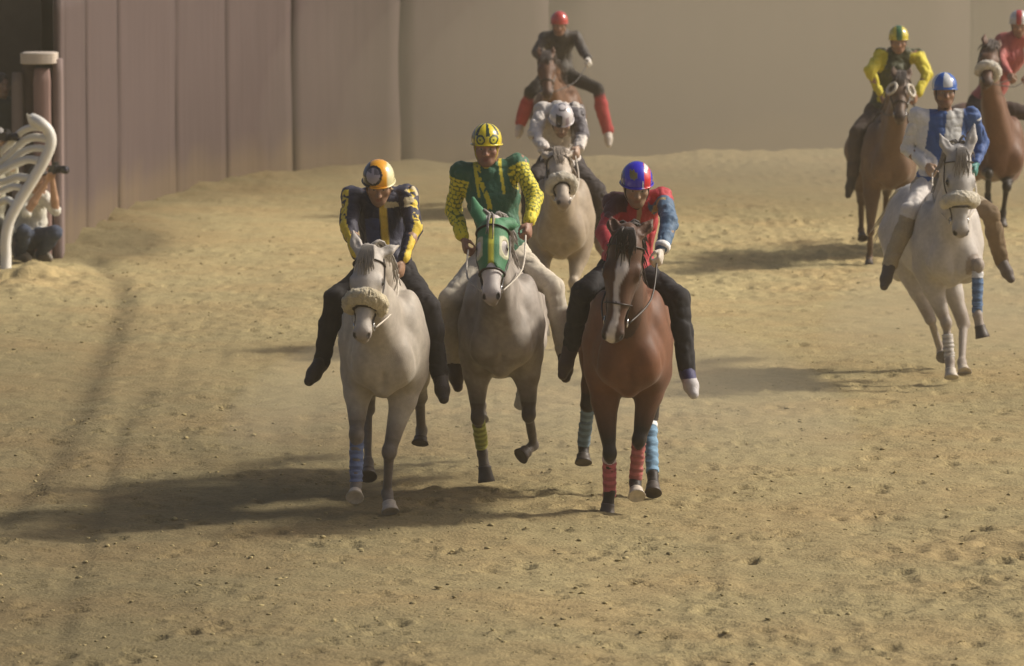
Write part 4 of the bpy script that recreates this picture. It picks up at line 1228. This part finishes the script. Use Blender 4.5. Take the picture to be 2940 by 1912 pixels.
# ---- H: bay half out of the frame at the right
hH = horse("dark bay horse with a pale noseband half cut off at the right edge", 57.5, 2888, 330, 12, [(2852, 120, -.55), (2838, 236)],
           [[(2838, 500, -1), (2836, 560, 1), (2838, 600, -1)], [(2890, 535, -1), (2880, 610, 1), (2876, 650, -1)]],
           [[(-.14, 1.5, .62, 0), (-.13, 1.5, .3, 0), (-.12, 1.4, .2, 0)], [(.14, 1.8, .7, 0), (.14, 2.0, .45, 0), (.14, 2.0, .33, 0)]],
           bay_coat((.15, .070, .038), (.10, .05, .03), False), GH, h=.015, noseband=(.36, .045, (.6, .56, .48)))
rider(hH, "person in pinkish red silks on the bay horse at the right edge",
      dict(neck=(2930, 96), head=(2926, 66), sh=[(2878, 112), (2982, 112)], el=[(2872, 172, -1), (2998, 172, -1)], wr=[(2896, 210, -1), (2960, 214, -1)],
           kn=[(2830, 330, -1), (3030, 340, -1)], an=[(2824, 440, 1), (3040, 450, 1)], toe=[(2818, 480), (3046, 490)]),
      (-.1, -1, -.2), cloth((.42, .10, .09)), cloth((.05, .03, .026)), shoe((.05, .03, .025)), lambda l: mixc(np.tile((.6, .58, .55), (len(l), 1)), (.45, .05, .05), (np.abs(l[:, 0]) < .3) * 1.0), h=.012)


# ================================================================== LEFT EDGE: railing, photographers, wall end
M_WHITEP = painted("white railing paint", .4, 8, .10, .1, 60)
YR = 55.2
def rl(px, py, dy=0.0): return at(px, py, YR + dy)
rail = link(bpy.data.objects.new("railing", None)); rail.location = rl(15, 790)
tag(rail, "white curved tubular railing with bent bars at the left edge of the track", "railing")
ro = np.array(rail.location)
def rpart(name, pts, rad, n=40, tint=1.0, seg=10):
    v, q = tube(spline(pts, n), rad, seg); v = v - ro
    return mesh_obj(name, v, q, M_WHITEP, rail, np.tile((.74 * tint, .72 * tint, .66 * tint), (len(v), 1)))
rpart("frame_tube", [rl(16, 800, -.05), rl(17, 740), rl(16, 690), rl(28, 632), rl(58, 574), rl(92, 520), rl(126, 462), rl(146, 412), rl(140, 378), rl(118, 354), rl(92, 340, .1)], .056, 60)
for pts, r_ in (([(128, 368, 0), (92, 366, .1), (62, 378, .2), (38, 402, .3), (-10, 448, .5)], .036),
                ([(140, 400, 0), (100, 394, .1), (68, 406, .2), (36, 436, .3), (-20, 490, .5)], .040),
                ([(134, 428, 0), (94, 426, .1), (60, 440, .2), (24, 470, .3), (-20, 505, .5)], .036),
                ([(112, 462, 0), (80, 458, .1), (46, 470, .2), (10, 488, .3), (-24, 500, .5)], .042),
                ([(82, 512, 0), (54, 508, .1), (24, 518, .25), (-20, 530, .5)], .040),
                ([(62, 540, 0), (40, 536, .1), (16, 544, .25), (-20, 560, .5)], .036),
                ([(42, 590, 0), (24, 574, .1), (4, 580, .25), (-24, 592, .5)], .036)):
    rpart("bar", [rl(*p) for p in pts], r_, 24, .93)
v, q = box(rl(14, 790) - ro + A3(0, 0, -.02), (.30, .30, .06)); mesh_obj("foot_plate", v, q, M_WHITEP, rail, np.tile((.5, .48, .42), (len(v), 1)), False)
# flat sheet piece at the top of the frame
P = [rl(76, 326, .05), rl(96, 336, .05), rl(128, 352, .02), rl(138, 372, 0), rl(96, 374, .05), rl(82, 352, .05)]
V = np.array([p + A3(0, -.02, 0) for p in P] + [p + A3(0, .02, 0) for p in P]) - ro
F = [[5, 4, 3, 2, 1, 0], [6, 7, 8, 9, 10, 11]] + [[k, (k + 1) % 6, 6 + (k + 1) % 6, 6 + k] for k in range(6)]
mesh_obj("end_plate", V, F, M_WHITEP, rail, np.tile((.72, .70, .62), (12, 1)), False)

# timber end post of the boards with its pale cap
YP = 56.85
post = link(bpy.data.objects.new("end_post", None)); post.location = at(120, 735, YP)
tag(post, "brown padded timber post with a pale cap at the left end of the board wall", "post")
po = np.array(post.location)
def pbox(name, x0, x1, y0, y1, dep, col, dy=0.0, bev=.03):
    a, b = at(x0, y0, YP + dy), at(x1, y1, YP + dy)
    xs_, zs_ = (a[0], b[0]), (max(b[2], -.1), a[2])
    V, F = [], []
    nz_ = 14; hw = (xs_[1] - xs_[0]) / 2; cx0 = (xs_[0] + xs_[1]) / 2
    ring = [(-1, -.7), (-.8, -1), (.8, -1), (1, -.7), (1, .7), (.8, 1), (-.8, 1), (-1, .7)]
    for j in range(nz_ + 1):
        z = lerp(zs_[0], zs_[1], j / nz_); e = .88 if j in (0, nz_) else 1 + .02 * math.sin(j * 1.7 + x0)
        for u, w_ in ring: V.append((cx0 + u * hw * e, YP + dy + w_ * dep / 2, z))
    for j in range(nz_):
        for k in range(8): F.append([j * 8 + k, j * 8 + (k + 1) % 8, j * 8 + 8 + (k + 1) % 8, j * 8 + 8 + k])
    F += [list(range(8))[::-1], [nz_ * 8 + k for k in range(8)]]
    V = np.array(V) - po
    mesh_obj(name, V, F, M_BOARD, post, np.tile(col, (len(V), 1)))
pbox("pad", 98, 152, 196, 760, .34, (.25, .165, .145))
pbox("pad", 152, 184, 168, 760, .30, (.20, .15, .14), .06)
pbox("side_board", 34, 72, 208, 760, .16, (.19, .155, .14), .05)
pbox("post_core", 62, 108, 178, 760, .14, (.10, .07, .06), .14)
pbox("cap", 62, 164, 150, 182, .46, (.52, .45, .38), -.02)

bf = mesh_obj("rear_fence", *box((0, 0, 1.4), (5.0, .10, 3.2)), plain("dark stained fence", (.055, .045, .035), .85, .35, 6), None, None, False)
bf.location = (-7.45, 62.0, 0); tag(bf, "dark fence standing behind the spectators at the left edge", "fence")

def handcam(label, c, aim, body=(.13, .10, .075), L=.16):
    o = link(bpy.data.objects.new("handheld_camera", None)); o.location = c; tag(o, label, "camera")
    a = unit(aim); w = unit(np.cross(a, A3(0, 0, 1))); u = np.cross(w, a)
    def bx_(cc, sz):
        v, q = box((0, 0, 0), sz); return v @ np.array([w, a, u]) + cc, q
    v, q = merge([bx_(A3(0, 0, 0), body), bx_(u * .055, (.05, .05, .04)), bx_(w * .055 + a * .02, (.03, .05, .09))]); mesh_obj("camera_body", v, q, M_BLACKP, o, None, False)
    v, q = tube([a * .03, a * .08, a * .08, a * L], [.034, .034, .040, .042], 16); lo = mesh_obj("lens", v, q, M_BLACKP, o)
    v, q = tube([a * (L - .002), a * (L + .004)], .033, 16); mesh_obj("lens_glass", v, q, M_GLASS, lo)
    return o
GP = "photographers and onlookers by the railing"
def pj(Y, **k):
    J = {}
    for n_, v in k.items():
        J[n_] = [at(p[0], p[1], Y + p[2]) for p in v] if isinstance(v, list) else at(v[0], v[1], Y + v[2])
    return J
Jp = pj(56.3, pelvis=(84, 676, .15), neck=(96, 552, 0), head=(110, 508, -.08), sh=[(66, 566, .05), (124, 562, -.05)], el=[(76, 612, -.28), (160, 606, -.15)], wr=[(134, 520, -.30), (150, 512, -.28)],
        hip=[(72, 682, .12), (98, 682, .12)], kn=[(70, 664, -.35), (158, 668, -.22)], an=[(58, 728, -.05), (118, 728, .06)], toe=[(84, 738, -.2), (146, 738, -.05)])
Jp['hdir'] = [A3(.35, -.3, .9), A3(.1, -.2, 1)]
person("person crouching behind the white railing in a white T-shirt and blue jeans", Jp, A3(.8, -.6, .05), A3(0, 0, 1), lambda v, J, M: np.tile((.66, .64, .56), (len(v), 1)), cloth((.045, .06, .10)), shoe((.2, .17, .13)), GP, h=.009, sleeve=0, skin=(.42, .25, .16), cap=(.05, .045, .04))
handcam("small black camera held up by the crouching photographer in the white T-shirt", at(160, 486, 56.0), A3(.75, -.66, 0))
Jq = pj(55.9, pelvis=(-34, 640, .2), neck=(-22, 452, .05), head=(-6, 402, -.05), sh=[(-58, 468, .1), (14, 466, -.02)], el=[(-62, 536, -.1), (40, 520, -.15)], wr=[(6, 420, -.28), (36, 410, -.26)],
        hip=[(-46, 646, .2), (-18, 646, .2)], kn=[(-30, 655, -.25), (20, 660, -.2)], an=[(-44, 744, .05), (0, 742, .05)], toe=[(-26, 752, -.1), (22, 752, -.1)])
Jq['hdir'] = [A3(.3, -.4, .8), A3(-.2, -.4, .85)]
person("person in a pale shirt and grey cap half out of the frame behind the railing", Jq, A3(.7, -.7, -.05), A3(0, 0, 1), cloth((.42, .40, .30)), cloth((.09, .09, .08)), shoe((.1, .09, .08)), GP, h=.010, skin=(.42, .27, .18), cap=(.30, .29, .27))
handcam("camera with pale lens held by the photographer in the grey cap", at(20, 392, 55.5), A3(.75, -.66, 0))
Js = pj(59.5, pelvis=(4, 468, .1), neck=(4, 284, 0), head=(6, 240, -.05), sh=[(-44, 300, 0), (36, 300, 0)], el=[(-52, 378, .05), (30, 378, .1)], wr=[(-46, 440, -.05), (18, 430, -.1)],
        hip=[(-18, 474, .1), (22, 474, .1)], kn=[(-18, 596, .02), (22, 596, .02)], an=[(-20, 704, .08), (22, 704, .08)], toe=[(-20, 722, -.12), (24, 722, -.12)])
person("person in dark green top and brown trousers standing by the capped post", Js, A3(.5, -.85, -.1), A3(0, 0, 1), cloth((.05, .065, .055)), cloth((.10, .055, .035)), shoe((.05, .04, .03)), GP, h=.011, skin=(.36, .22, .15))

# ------------------------------------------------------------------ dusty air over the whole track
hm_ = bpy.data.materials.new("dusty air"); hm_.use_nodes = True
hn = hm_.node_tree.nodes; hl_ = hm_.node_tree.links
hn.remove(hn["Principled BSDF"])
pv = hn.new("ShaderNodeVolumePrincipled")
pv.inputs["Color"].default_value = (.88, .77, .55, 1)
pv.inputs["Density"].default_value = .0013
pv.inputs["Anisotropy"].default_value = .2
hl_.new(pv.outputs[0], hn["Material Output"].inputs["Volume"])
v, q = box((0, 60, 3.0), (120, 150, 8.2))
hz = mesh_obj("haze", v, q, hm_, None, None, False)
hz['kind'] = "stuff"; hz['label'] = "thin dust hanging in the air over the track"

def dust(c, r, den, label):
    m = bpy.data.materials.new("kicked up dust"); m.use_nodes = True
    n_, l_ = m.node_tree.nodes, m.node_tree.links
    n_.remove(n_["Principled BSDF"]); p_ = n_.new("ShaderNodeVolumePrincipled")
    p_.inputs["Color"].default_value = (.90, .79, .57, 1); p_.inputs["Density"].default_value = den; p_.inputs["Anisotropy"].default_value = .1
    l_.new(p_.outputs[0], n_["Material Output"].inputs["Volume"])
    V, F, na, nb_ = [], [], 32, 16
    for j in range(nb_ + 1):
        for k in range(na):
            th, ph = math.pi * j / nb_, 2 * math.pi * k / na
            V.append((c[0] + r[0] * math.sin(th) * math.cos(ph), c[1] + r[1] * math.sin(th) * math.sin(ph), c[2] + r[2] * math.cos(th)))
    for j in range(nb_):
        for k in range(na): F.append([j * na + k, j * na + (k + 1) % na, (j + 1) * na + (k + 1) % na, (j + 1) * na + k][::-1])
    o = mesh_obj("dust_cloud", V, F, m); o['kind'] = "stuff"; o['label'] = label
for k_, (dx_, q_) in enumerate(((.6, 1.25), (.3, 1.05), (0, .88), (-.1, .70))):
    dust((4.4 + dx_, 69.0, .8), (6.6 * q_, 5.9 * min(q_, 1.08), 3.3 * q_), .024, "pale dust veil hanging before the boards at the back right")
dust((.2, 38.9, .1), (2.3, 2.8, .9), .10, "low dust kicked up behind the three front horses")
dust((4.2, 46.5, .1), (1.6, 2.8, .85), .075, "low dust kicked up behind the light grey horse at right")
